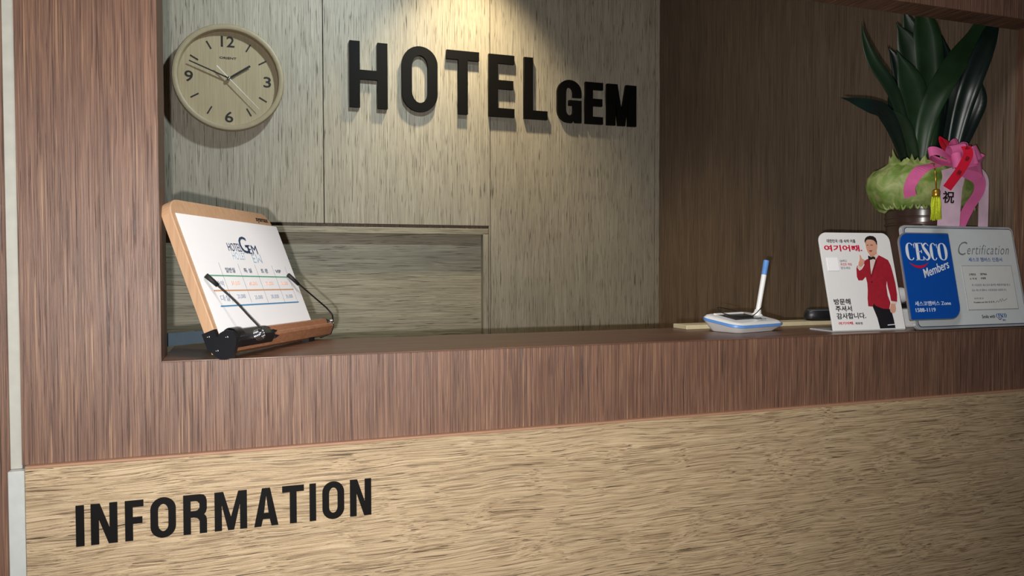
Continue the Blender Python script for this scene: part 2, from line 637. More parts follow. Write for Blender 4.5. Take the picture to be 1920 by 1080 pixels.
# ---------------------------------------------------------------- reception counter
rc = thing('reception_counter', (0.6, 0, 0), 'brown wood reception counter with a pale wood front panel below', 'counter')
box('worktop', -0.0345, W, -0.0008, 0.210, ZT - 0.0016, ZT, 'brown_x', rc, 0.0006, 2)
box('worktop_core', -0.0345, W, 0.0205, 0.209, 1.0700, ZT - 0.0017, 'brown_x', rc)
box('front_band', -0.0347, W, 0.0, 0.0200, 0.9885, ZT - 0.0017, 'brown_v', rc)
box('edge_strip', -0.1750, W, -0.0090, 0.05, 0.9853, 0.9883, 'edge_orange', rc, 0.0005, 1)
box('lower_panel', -0.1750, W, -0.0094, 0.05, 0.0, 0.9852, 'tan_x', rc, 0.0005, 1, label='pale wood panel with wavy horizontal grain')
box('pillar_core', -0.0345, W, 0.021, 0.060, 0.30, 1.0698, 'brown_v', rc)


# ---------------------------------------------------------------- letters
def stadium(x0, x1, y0, y1, rx, ry, n=10):
    out = []
    for cx, cy, a0 in ((x0 + rx, y0 + ry, 180), (x1 - rx, y0 + ry, 270), (x1 - rx, y1 - ry, 0), (x0 + rx, y1 - ry, 90)):
        for i in range(n + 1):
            a = math.radians(a0 + 90 * i / n)
            out.append((cx + rx * math.cos(a), cy + ry * math.sin(a)))
    return out


def glyph(ch, w, h, s, sh=None):
    """bold condensed capital: w wide, h tall, upright stroke s, level stroke sh"""
    t = sh or s * 0.95
    if ch == 'I':
        return [[(0, 0), (w, 0), (w, h), (0, h)]]
    if ch == 'H':
        m0, m1 = h * 0.50 - t / 2, h * 0.50 + t / 2
        return [[(0, 0), (s, 0), (s, m0), (w - s, m0), (w - s, 0), (w, 0), (w, h), (w - s, h), (w - s, m1), (s, m1), (s, h), (0, h)]]
    if ch == 'T':
        a, b = w / 2 - s / 2, w / 2 + s / 2
        return [[(a, 0), (b, 0), (b, h - t), (w, h - t), (w, h), (0, h), (0, h - t), (a, h - t)]]
    if ch == 'L':
        return [[(0, 0), (w, 0), (w, t), (s, t), (s, h), (0, h)]]
    if ch == 'E':
        m0, m1 = h * 0.52 - t / 2, h * 0.52 + t / 2
        return [[(0, 0), (w, 0), (w, t), (s, t), (s, m0), (w * 0.96, m0), (w * 0.96, m1), (s, m1), (s, h - t), (w, h - t), (w, h), (0, h)]]
    if ch == 'F':
        m0, m1 = h * 0.50 - t / 2, h * 0.50 + t / 2
        return [[(0, 0), (s, 0), (s, m0), (w * 0.93, m0), (w * 0.93, m1), (s, m1), (s, h - t), (w, h - t), (w, h), (0, h)]]
    if ch == 'O':
        o = h * 0.008
        return [stadium(0, w, -o, h + o, w * 0.5, w * 0.5), stadium(s, w - s, t - o, h - t + o, w * 0.5 - s, w * 0.42 - t * 0.4)]
    if ch == 'N':
        k = s * 1.12
        return [[(0, 0), (s, 0), (s, h * 0.62), (w - k, 0), (w, 0), (w, h), (w - s, h), (w - s, h * 0.38), (k, h), (0, h)]]
    if ch == 'M':
        m = w / 2
        return [[(0, 0), (s, 0), (s, h * 0.66), (m - s * 0.42, 0), (m + s * 0.42, 0), (w - s, h * 0.66), (w - s, 0), (w, 0), (w, h), (w - s * 1.22, h), (m, h * 0.34), (s * 1.22, h), (0, h)]]
    if ch == 'A':
        m = w / 2
        k = s * 0.58
        return [[(0, 0), (s, 0), (s + w * 0.075, h * 0.19), (w - s - w * 0.075, h * 0.19), (w - s, 0), (w, 0), (m + k, h), (m - k, h)],
                [(s + w * 0.115, h * 0.34), (w - s - w * 0.115, h * 0.34), (m, h * 0.80)]]
    if ch == 'R':
        pts = [(0, 0), (s, 0), (s, h * 0.42), (w * 0.45, h * 0.42), (w * 0.60, h * 0.40), (w - s, h * 0.33), (w - s, 0), (w, 0), (w, h * 0.34), (w * 0.97, h * 0.42), (w * 0.88, h * 0.475),
               (w * 0.96, h * 0.54), (w, h * 0.62), (w, h * 0.83), (w * 0.96, h * 0.92), (w * 0.86, h * 0.985), (w * 0.70, h), (0, h)]
        b0 = h * 0.42 + t
        hole = [(s, b0), (w * 0.52, b0), (w - s * 1.25, b0 + h * 0.015), (w - s, b0 + h * 0.07), (w - s, h - t - h * 0.07), (w - s * 1.25, h - t - h * 0.012), (w * 0.52, h - t), (s, h - t)]
        return [pts, hole]
    if ch == 'G':
        o = h * 0.008
        rx, ry = w * 0.5, w * 0.47
        ix, iy = rx - s, max(ry - t * 0.9, 0.004)
        def arc(cx, cy, ax, ay, a0, a1, n=9):
            return [(cx + ax * math.cos(math.radians(a0 + (a1 - a0) * i / n)), cy + ay * math.sin(math.radians(a0 + (a1 - a0) * i / n))) for i in range(n + 1)]
        top, bot = h + o, -o
        pts = [(w, h * 0.60)] + arc(w - rx, top - ry, rx, ry, 0, 90) + arc(rx, top - ry, rx, ry, 90, 180) + arc(rx, bot + ry, rx, ry, 180, 270)
        pts += [(w * 0.62, bot), (w - s * 0.95, h * 0.08), (w - s * 0.72, 0), (w, 0), (w, h * 0.53), (w * 0.48, h * 0.53), (w * 0.48, h * 0.53 - t * 0.72), (w - s, h * 0.53 - t * 0.72), (w - s, bot + t + iy)]
        pts += arc(w - s - ix, bot + t + iy, ix, iy, 0, -90, 6) + arc(s + ix, bot + t + iy, ix, iy, 270, 180, 6)
        pts += arc(s + ix, top - t - iy, ix, iy, 180, 90, 6) + arc(w - s - ix, top - t - iy, ix, iy, 90, 0, 6) + [(w - s, h * 0.60)]
        return [pts]
    return []


def letter(ch, x0, x1, z0, z1, s, y_face, depth, label, group, sh=None):
    fr = Frame((x0, y_face + depth, z0), (1, 0, 0), (0, 0, 1))
    me = outline_mesh(glyph(ch, x1 - x0, z1 - z0, s, sh), fr, 0.0, depth)
    o = link('sign_letter', me, 'letter_black')
    return tag(o, label, 'letter', group)


GH = 'black letters of the hotel name on the back wall'
for ch, x0, x1, lab in (('H', 0.3667, 0.4804, 'tall black raised letter H, first letter of the hotel name on the back wall'),
                        ('O', 0.5247, 0.6359, 'tall black raised letter O between H and T on the back wall'),
                        ('T', 0.6651, 0.7708, 'tall black raised letter T under the warm spotlight on the back wall'),
                        ('E', 0.8029, 0.8888, 'tall black raised letter E, between T and L on the back wall'),
                        ('L', 0.9225, 1.0037, 'tall black raised letter L, last tall letter before the small G')):
    letter(ch, x0, x1, 1.6895, 1.8865, 0.0305, YB - 0.012, 0.012, lab, GH, 0.0275)
for ch, x0, x1, s, lab in (('G', 1.0391, 1.1253, 0.0300, 'smaller black raised letter G on the back wall'),
                           ('E', 1.1399, 1.2043, 0.0270, 'smaller black raised letter E between the small G and M on the back wall'),
                           ('M', 1.2192, 1.3300, 0.0320, 'smaller black raised letter M, last letter on the back wall')):
    letter(ch, x0, x1, 1.6865, 1.8245, s, YB - 0.012, 0.012, lab, GH, 0.0240)
GI = 'black letters on the pale front panel'
INFO = [('I', -0.1252, -0.1168, 'first'), ('N', -0.1100, -0.0826, 'second'), ('F', -0.0747, -0.0551, 'third'), ('O', -0.0479, -0.0204, 'fourth'),
        ('R', -0.0123, 0.0138, 'fifth'), ('M', 0.0224, 0.0594, 'sixth'), ('A', 0.0675, 0.0959, 'seventh'), ('T', 0.1007, 0.1268, 'eighth'),
        ('I', 0.1335, 0.1414, 'ninth'), ('O', 0.1492, 0.1762, 'tenth'), ('N', 0.1836, 0.2105, 'last')]
for ch, x0, x1, nth in INFO:
    letter(ch, x0, x1, 0.8923, 0.9393, 0.0082, -0.0114, 0.002, 'flat black letter %s, %s letter on the pale wood front panel' % (ch, nth), GI, 0.0076)

# ---------------------------------------------------------------- wall clock
CC = Vector((0.0290, YB, 1.7425))
ck = thing('wall_clock', (CC.x, YB, CC.z - 0.1485), 'round beige wall clock with black numerals on the back wall', 'clock')
AX = (0, -1, 0)
case = link('case', lathe_mesh(CC, AX, [(0.0, 0.0005), (0.132, 0.0005), (0.1455, 0.012), (0.1490, 0.026), (0.1485, 0.036), (0.1465, 0.0405), (0.1430, 0.0420),
                                       (0.1375, 0.0418), (0.1340, 0.0395), (0.1325, 0.0340), (0.1320, 0.0180), (0.0, 0.0178)], 96), 'clock_rim', ck)
smooth_by_angle(case, 40)
link('dial', lathe_mesh(CC, AX, [(0.0, 0.0200), (0.1321, 0.0200), (0.1321, 0.0179)], 96), 'dial_wood', ck)
DF = Frame(CC + Vector((0, -0.0200, 0)), (1, 0, 0), (0, 0, 1))


def dial_text(s, cx, cy, hgt, wid):
    return (cx - wid / 2, cx + wid / 2, cy - hgt / 2, cy + hgt / 2)


for s, cx, cy, wd in (('12', -0.0025, 0.1040, 0.0360), ('3', 0.1030, -0.0015, 0.0205), ('6', -0.0010, -0.1070, 0.0220), ('9', -0.1050, 0.0000, 0.0220)):
    text('numeral', s, DF, dial_text(s, cx, cy, 0.0305, wd), 'ink', ck, bold=0.012)
for k in range(12):
    if k % 3 == 0:
        continue
    a = math.radians(90 - 30 * k)
    d = Vector((math.cos(a), math.sin(a)))
    q = Vector((-d.y, d.x)) * 0.0019
    poly = [tuple(d * 0.0925 + q), tuple(d * 0.0925 - q), tuple(d * 0.1165 - q), tuple(d * 0.1165 + q)]
    prism('hour_mark', DF, poly, 0.0003, 0.0010, 'ink', ck)
text('brand_lettering', 'ORIENT', DF, (-0.0245, 0.0205, 0.0550, 0.0610), 'ink', ck, bold=0.02)


def hand(name, vx, vz, tail, w0, w1, lo, mat):
    d = Vector((vx, vz))
    ln = d.length
    d.normalize()
    q = Vector((-d.y, d.x))
    poly = [tuple(-d * tail + q * w0), tuple(-d * tail - q * w0), tuple(d * ln - q * w1), tuple(d * ln + q * w1)]
    return prism(name, DF, poly, lo, lo + 0.0012, mat, ck)


hand('hour_hand', 0.0568, 0.0392, 0.006, 0.0028, 0.0028, 0.0060, 'ink')
hand('minute_hand', -0.1035, 0.0410, 0.006, 0.0020, 0.0016, 0.0085, 'ink')
hand('second_hand', 0.0800, -0.0815, 0.045, 0.0016, 0.0005, 0.0110, 'white_hand')
link('hub', lathe_mesh(CC + Vector((0, -0.0200, 0)), AX, [(0.0045, 0.0005), (0.0045, 0.0130), (0.0030, 0.0150), (0.0, 0.0155)], 20), 'silver', ck, smooth=True)

# ---------------------------------------------------------------- book stand with the price sheet
PF = Frame((0.0325, -0.0009, 1.1255), (0.4845, 0.8747, -0.014), (-0.3129, 0.1882, 0.9309))
bs = thing('book_stand', (0.06, 0.06, ZT), 'tilted wooden book stand with black brackets at the left of the counter', 'book stand')
prism('board', PF, rounded(-0.0085, 0.2520, -0.016, 0.1835, 0.024, 8, (0, 0, 1, 1)), -0.0145, -0.0010, 'beech', bs, 0.0012)
text('brand_lettering', 'sysmax', PF, (0.2050, 0.2420, 0.1665, 0.1745), 'ink', bs, w=-0.0010, bold=0.02)
BAR = [(-0.0010, -0.0215), (-0.0010, 0.0030), (0.0100, 0.0050), (0.0135, 0.0030), (0.0135, -0.0035), (0.0190, -0.0050), (0.0215, -0.0075), (0.0215, -0.0110), (0.0120, -0.0215)]
link('ledge_bar', sweep_prism(PF, BAR, -0.004, 0.2860), 'bar_wood', bs)


def bfloor(c):          # v at which the frame touches the counter, for a given out-distance
    return (ZT + 0.0003 - PF.o.z - PF.n.z * c) / PF.ez.z


BRK = [(-0.0165, 0.0115), (0.0005, 0.0115), (0.0005, 0.0010), (0.0060, 0.0045), (0.0150, 0.0055), (0.0225, 0.0010), (0.0245, -0.0075), (0.0205, -0.0160), (0.0100, bfloor(0.010) + 0.002), (0.0020, bfloor(0.002)), (-0.0060, bfloor(-0.006)), (-0.0165, -0.0080)]
BRS = [(-0.0165, 0.0060), (0.0005, 0.0060), (0.0100, 0.0055), (0.0140, 0.0030), (0.0140, -0.0040), (0.0215, -0.0080), (0.0215, -0.0115), (0.0120, -0.0225), (-0.0060, -0.0225), (-0.0165, -0.0080)]
for a0, a1 in ((-0.0110, -0.0040), (0.2860, 0.2890)):
    o = link('bracket', sweep_prism(PF, BRK if a0 < 0 else BRS, a0, a1), 'plastic_black', bs)
    for c, v in ((-0.0095, 0.0055), (0.0130, -0.0030), (-0.0050, -0.0140)):
        e = a0 if a0 < 0 else a1
        sg = -1 if a0 < 0 else 1
        link('screw', lathe_mesh(PF.p(e, v, c), PF.ex * sg, [(0.0019, -0.0005), (0.0019, 0.0003), (0.0013, 0.0006), (0.0006, 0.0001), (0.0, 0.0001)], 14), 'screw_steel', o)
link('foot', sweep_prism(PF, [(-0.004, -0.0200), (0.010, -0.0200), (0.006, bfloor(0.006)), (0.000, bfloor(0.0))], 0.212, 0.232), 'rubber_black', bs)
# black sleeve with a toothed end on the left of the bar
SL = [(-0.0005, -0.0130), (-0.0005, 0.0040), (0.0105, 0.0060), (0.0150, 0.0040), (0.0205, -0.0035), (0.0230, -0.0075), (0.0230, -0.0120), (0.0150, -0.0185)]
link('sleeve', sweep_prism(PF, SL, -0.0040, 0.0880), 'plastic_black', bs)
for v0, v1 in ((0.0045, -0.001), (-0.0035, -0.009), (-0.0105, -0.0160)):
    c0 = 0.0130 if v0 > 0 else 0.0215
    fr2 = Frame(PF.o, PF.ex, PF.ez)
    prism('sleeve_tooth', fr2, [(0.0870, v0), (0.0870, v1), (0.0990, (v0 + v1) / 2)], c0 - 0.004, c0 + 0.0012, 'plastic_black', bs)
link('knuckle', lathe_mesh(PF.p(-0.0040, -0.0030, 0.0130), PF.ex, [(0.0105, 0.0), (0.0105, 0.018), (0.0090, 0.022), (0.0, 0.022)], 24), 'plastic_black', bs, smooth=True)


def coil(center, axis, r, ln, turns, wr):
    ax = Vector(axis).normalized()
    u = ax.orthogonal().normalized()
    v = ax.cross(u)
    n = int(turns * 14)
    return [Vector(center) + ax * (ln * i / n) + (u * math.cos(2 * math.pi * turns * i / n) + v * math.sin(2 * math.pi * turns * i / n)) * r for i in range(n + 1)]


s1 = tube('spring', coil(PF.p(0.0400, -0.0090, 0.0225), PF.n, 0.0065, 0.0080, 4, 0.0009), 0.0010, 'silver', bs, 6)
link('pivot_pin', lathe_mesh(PF.p(0.0400, -0.0090, 0.0215), PF.n, [(0.0030, 0.0), (0.0030, 0.0090), (0.0, 0.0095)], 14), 'silver', bs, smooth=True)
s2 = tube('spring', coil(PF.p(0.2910, -0.0050, 0.0110), PF.ex, 0.0062, 0.0120, 5, 0.0009), 0.0010, 'silver', bs, 6)
w1 = tube('page_wire', spline([PF.p(0.0448, -0.0075, 0.0285), PF.p(0.0455, -0.0010, 0.0280), PF.p(0.0446, 0.0136, 0.0220)], 4) + spline([PF.p(0.0440, 0.0145, 0.0218), PF.p(0.0300, 0.0420, 0.0160), PF.p(0.0130, 0.0735, 0.0060)], 5), 0.0013, 'rubber_black', bs)
tube('rubber_tip', [PF.p(0.0185, 0.0645, 0.0085), PF.p(0.0150, 0.0710, 0.0065), PF.p(0.0090, 0.0800, 0.0036)], 0.0026, 'rubber_black', w1, 10, 0.0032)
w2 = tube('page_wire', spline([PF.p(0.3020, -0.0030, 0.0160), PF.p(0.3110, 0.0040, 0.0150), PF.p(0.3140, 0.0100, 0.0140), PF.p(0.3085, 0.0205, 0.0120)], 4) + spline([PF.p(0.3075, 0.0215, 0.0120), PF.p(0.2780, 0.0430, 0.0100), PF.p(0.2400, 0.0730, 0.0060)], 5), 0.0013, 'rubber_black', bs)
tube('rubber_tip', [PF.p(0.2480, 0.0640, 0.0075), PF.p(0.2420, 0.0715, 0.0060), PF.p(0.2330, 0.0815, 0.0036)], 0.0026, 'rubber_black', w2, 10, 0.0032)
# steel strut behind the board
SF = Frame((0.048, 0.1120, 1.1010), (-0.87, 0.485, 0), (0, 0, 1))
st = prism('rear_strut', SF, [(0.0, 0.0125), (0.105, 0.0002), (0.118, 0.0002), (0.118, 0.0165), (0.104, 0.0190), (0.0, 0.0270)], -0.0015, 0.0015, 'steel_grey', bs, label='blue grey steel strut')
link('screw', lathe_mesh(SF.p(0.060, 0.0190, 0.0015), SF.n, [(0.0042, 0.0), (0.0040, 0.0012), (0.0020, 0.0020), (0.0, 0.0021)], 18), 'steel_grey', st, smooth=True)

ps = tag(prism('price_sheet', PF, [(0.0, -0.004), (0.2621, -0.004), (0.2621, 0.1637), (0.0, 0.1637)], -0.0008, 0.0, 'paper_white'), 'white price sheet with coloured table lines on the book stand', 'price list')
LG = 'print_navy'
text('lettering', 'HOTEL', PF, (0.0920, 0.1268, 0.1168, 0.1285), LG, ps, bold=-0.006)
text('lettering', 'G', PF, (0.1252, 0.1483, 0.1147, 0.1399), LG, ps, bold=0.004)
text('lettering', 'EM', PF, (0.1440, 0.1700, 0.1145, 0.1275), LG, ps, bold=-0.002)
RFm = Frame(PF.p(0, 0.2320, 0), PF.ex, -PF.ez, PF.n)
text('mirrored_lettering', 'HOTEL', RFm, (0.0955, 0.1303, 0.1168, 0.1270), 'print_pale', ps, bold=-0.01, w=0.0003)
text('mirrored_lettering', 'EM', RFm, (0.1475, 0.1735, 0.1180, 0.1310), 'print_pale', ps, bold=-0.008, w=0.0003)
for s, bx, mt in (('일반실', (0.0650, 0.0882, 0.0856, 0.0925), 'print_navy'), ('특 실', (0.1120, 0.1327, 0.0856, 0.0921), 'print_navy'), ('트 윈', (0.1596, 0.1786, 0.0854, 0.0919), 'print_navy'),
                  ('VIP', (0.2029, 0.2200, 0.0856, 0.0905), 'print_navy'), ('숙박', (0.0330, 0.0499, 0.0664, 0.0743), 'print_faint'),
                  ('50,000', (0.0675, 0.0886, 0.0675, 0.0730), 'print_peach'), ('60,000', (0.1125, 0.1346, 0.0665, 0.0722), 'print_peach'),
                  ('70,000', (0.1586, 0.1811, 0.0660, 0.0719), 'print_peach'), ('70,000', (0.2048, 0.2276, 0.0659, 0.0716), 'print_peach'),
                  ('대실', (0.0290, 0.0505, 0.0466, 0.0549), 'print_faint'), ('20,000', (0.0701, 0.0912, 0.0485, 0.0546), 'print_faint'),
                  ('25,000', (0.1147, 0.1364, 0.0462, 0.0520), 'print_faint'), ('30,000', (0.1613, 0.1844, 0.0457, 0.0521), 'print_faint'), ('35,000', (0.2066, 0.2284, 0.0449, 0.0510), 'print_faint')):
    text('lettering', s, PF, bx, mt, ps)


def rule(name, frame, a, b, th, mat, parent, w=0.0003):
    a, b = Vector(a), Vector(b)
    d = (b - a).normalized()
    q = Vector((-d.y, d.x)) * th / 2
    return prism(name, frame, [tuple(a + q), tuple(a - q), tuple(b - q), tuple(b + q)], w, w + 0.0002, mat, parent)


rule('table_line', PF, (0.0150, 0.0815), (0.2360, 0.0790), 0.0016, 'print_green', ps)
rule('table_line', PF, (0.0200, 0.0610), (0.2400, 0.0590), 0.0016, 'print_orange', ps)
rule('table_line', PF, (0.0230, 0.0400), (0.2420, 0.0382), 0.0018, 'print_blue', ps)
for u, v0, v1 in ((0.0547, 0.044, 0.0994), (0.1020, 0.0424, 0.0984), (0.1475, 0.0408, 0.0980), (0.1975, 0.0391, 0.0975), (0.2390, 0.0381, 0.0959)):
    rule('table_line', PF, (u, v0), (u, v1), 0.0007, 'print_line', ps, 0.0002)

# ---------------------------------------------------------------- signature pad with its pen
sp = thing('signature_pad', (0.875, 0.11, ZT), 'white signature pad with a blue stripe and upright pen on the counter', 'signature pad')
SA = math.radians(15)
TF = Frame((0.8670, 0.1110, ZT), (math.cos(SA), math.sin(SA), 0), (-math.sin(SA), math.cos(SA), 0))     # u along, v back, w up


def pad_ring(hw, hd, r, w0, w1, n=6):
    """rounded rectangle whose height runs from w0 at the front to w1 at the back"""
    out = []
    for u, v in rounded(-hw, hw, -hd, hd, r, n):
        k = (v + hd) / (2 * hd)
        out.append((u, v, w0 + (w1 - w0) * k))
    return out


def pad_loft(name, rings, mat, parent, cap=True):
    bm = bmesh.new()
    R = [[bm.verts.new(TF.p(*q)) for q in ring] for ring in rings]
    for a, b in zip(R[:-1], R[1:]):
        for k in range(len(a)):
            bm.faces.new((a[k], a[(k + 1) % len(a)], b[(k + 1) % len(b)], b[k]))
    if cap:
        bm.faces.new(R[0])
        bm.faces.new(R[-1])
    o = link(name, from_bm(bm), mat, parent)
    return smooth_by_angle(o, 30)


HW, HD = 0.0645, 0.0420
pad_loft('lower_shell', [pad_ring(HW - 0.016, HD - 0.012, 0.012, 0.0006, 0.0006), pad_ring(HW - 0.013, HD - 0.010, 0.013, 0.0025, 0.0030), pad_ring(HW - 0.001, HD - 0.001, 0.020, 0.0089, 0.0204)], 'pad_white', sp)
pad_loft('stripe', [pad_ring(HW - 0.001, HD - 0.001, 0.020, 0.0090, 0.0205), pad_ring(HW, HD, 0.020, 0.0096, 0.0211), pad_ring(HW, HD, 0.020, 0.0132, 0.0247), pad_ring(HW - 0.001, HD - 0.001, 0.020, 0.0138, 0.0253)], 'pad_blue', sp)
pad_loft('upper_shell', [pad_ring(HW - 0.001, HD - 0.001, 0.020, 0.0139, 0.0254), pad_ring(HW - 0.006, HD - 0.006, 0.013, 0.0172, 0.0287), pad_ring(HW - 0.012, HD - 0.010, 0.010, 0.0182, 0.0296)], 'pad_white', sp)


def on_top(u, v, dw=0.0):
    k = (v + HD) / (2 * HD)
    return TF.p(u, v, 0.0178 + 0.0118 * k + dw)


def top_quad(name, u0, u1, v0, v1, d0, d1, mat, parent):
    bm = bmesh.new()
    lo = [bm.verts.new(on_top(u, v, d0)) for u, v in ((u0, v0), (u1, v0), (u1, v1), (u0, v1))]
    hi = [bm.verts.new(on_top(u, v, d1)) for u, v in ((u0, v0), (u1, v0), (u1, v1), (u0, v1))]
    bm.faces.new(lo)
    bm.faces.new(hi)
    for i in range(4):
        bm.faces.new((lo[i], lo[(i + 1) % 4], hi[(i + 1) % 4], hi[i]))
    return link(name, from_bm(bm), mat, parent)


top_quad('screen', -0.038, 0.030, -0.016, 0.024, 0.0, 0.0012, 'screen_dark', sp)
top_quad('screen_frame', -0.041, 0.033, 0.0245, 0.0280, 0.0, 0.0028, 'pad_white', sp)
LF = Frame(on_top(0.004, -0.030, 0.0006), TF.ex, (on_top(0, 0.02) - on_top(0, 0)).normalized())
text('brand_lettering', 'SmartPad', LF, (-0.002, 0.022, 0.0, 0.0052), 'print_navy', sp, bold=0.015, w=0.0010)
pb = on_top(0.0545, 0.012, -0.001)
pt = Vector((0.9356, 0.137, 1.2215))
pd = (pt - pb).normalized()
link('pen_holder', lathe_mesh(pb, pd, [(0.0105, -0.0030), (0.0098, 0.0010), (0.0066, 0.0040), (0.0056, 0.0100), (0.0, 0.0100)], 24), 'pad_white', sp, smooth=True)
pen = link('pen', lathe_mesh(pb, pd, [(0.0, 0.0080), (0.0042, 0.0085), (0.0046, 0.0730), (0.0, 0.0730)], 20), 'pad_white', sp, smooth=True)
smooth_by_angle(pen, 40)
PL = (pt - pb).length
smooth_by_angle(link('pen_cap', lathe_mesh(pb, pd, [(0.0, 0.0732), (0.0047, 0.0732), (0.0050, PL - 0.001), (0.0044, PL), (0.0, PL)], 20), 'pad_blue', pen), 40)
tube('pen_cord', spline([pb + pd * 0.016 + Vector((0.004, -0.005, 0)), on_top(0.030, -0.004, 0.0060), on_top(0.008, -0.008, 0.0025), on_top(-0.018, 0.002, 0.0025), on_top(-0.030, 0.020, 0.0050), on_top(-0.024, 0.034, 0.0110), on_top(0.000, 0.036, 0.0080), on_top(0.020, 0.030, 0.0040)], 7), 0.0008, 'rubber_black', sp, 6)

# ---------------------------------------------------------------- board and small devices at the back of the counter
bb = tag(box('beige_board', 0.790, 1.205, 0.165, 0.209, ZT + 0.0002, ZT + 0.0080, 'beige_board', None, 0.0012, 2), 'long thin beige board lying along the back of the counter', 'board')
dv = thing('puck_device', (1.104, 0.187, ZT + 0.008), 'low black rounded device on the beige board behind the white poster stand', 'device')
smooth_by_angle(link('body', lathe_mesh((1.104, 0.187, ZT + 0.0082), (0, 0, 1), [(0.0, 0.0), (0.0330, 0.0), (0.0385, 0.0030), (0.0400, 0.0080), (0.0395, 0.0150), (0.0375, 0.0180), (0.0, 0.0185)], 40, 1.0, 0.5), 'plastic_black', dv), 40)
smooth_by_angle(link('top_plate', lathe_mesh((1.104, 0.187, ZT + 0.0267), (0, 0, 1), [(0.0, 0.0), (0.0330, 0.0), (0.0325, 0.0012), (0.0, 0.0014)], 40, 1.0, 0.5), 'steel_grey', dv), 40)

wd = thing('card_terminal', (1.205, 0.095, ZT), 'small white stepped device half hidden behind the framed certificate', 'device')
box('base', 1.168, 1.230, 0.062, 0.120, ZT + 0.0003, ZT + 0.034, 'white_gloss', wd, 0.004, 3)
box('housing', 1.172, 1.212, 0.085, 0.118, ZT + 0.0342, ZT + 0.0430, 'plastic_black', wd, 0.002, 2)
rl = lathe_mesh((1.166, 0.102, ZT + 0.0570), (1, 0, 0), [(0.0, 0.0), (0.0140, 0.0), (0.0145, 0.001), (0.0145, 0.044), (0.0, 0.044)], 28)
smooth_by_angle(link('paper_roll', rl, 'white_gloss', wd), 40)

# ---------------------------------------------------------------- white poster stand
GF = Frame((0.9926, 0.0341, 1.1022), (0.9985, -0.0546, 0.0012), (0.0122, 0.2436, 0.9698))
pst = thing('poster_stand', (1.06, 0.05, ZT), 'white acrylic poster stand showing a man in a red jacket', 'sign')
prism('panel', GF, rounded(0.0, 0.1484, 0.0, 0.1725, 0.016, 8, (0, 0, 1, 1)), -0.0030, 0.0, 'acrylic_white', pst, 0.0005)
BFm = Frame((0.9926, 0.0355, ZT + 0.0003), (0.9985, -0.0546, 0), (0.0546, 0.9985, 0))
prism('base_plate', BFm, [(0.0, 0.0), (0.1484, 0.0), (0.1484, 0.060), (0.0, 0.060)], 0.0, 0.0022, 'acrylic_edge', pst)
for s, bx, mt, bd in (('대한민국 1등 숙박 어플', (0.0145, 0.0739, 0.1541, 0.1601), 'ink', 0.012), ('여기어때.', (0.0069, 0.0853, 0.1385, 0.1498), 'sign_red', 0.028),
                      ('QR찍고', (0.0346, 0.0490, 0.1191, 0.1237), 'print_grey', 0.0), ('포인트 적립', (0.0350, 0.0579, 0.1132, 0.1176), 'sign_red', 0.0),
                      ('받으세요', (0.0348, 0.0541, 0.1069, 0.1112), 'print_grey', 0.0), ('방문해', (0.0092, 0.0429, 0.0445, 0.0549), 'ink', 0.016),
                      ('주셔서', (0.0103, 0.0433, 0.0328, 0.0427), 'ink', 0.016), ('감사합니다.', (0.0101, 0.0694, 0.0198, 0.0302), 'ink', 0.016),
                      ('여기어때.', (0.0118, 0.0425, 0.0101, 0.0149), 'sign_red', 0.02), ('제휴점', (0.0453, 0.0600, 0.0098, 0.0138), 'ink', 0.006)):
    text('lettering', s, GF, bx, mt, pst, bold=bd)
prism('sticker', GF, [(0.0085, 0.1041), (0.0305, 0.1041), (0.0305, 0.1269), (0.0085, 0.1269)], 0.0002, 0.0009, 'paper_white', pst)
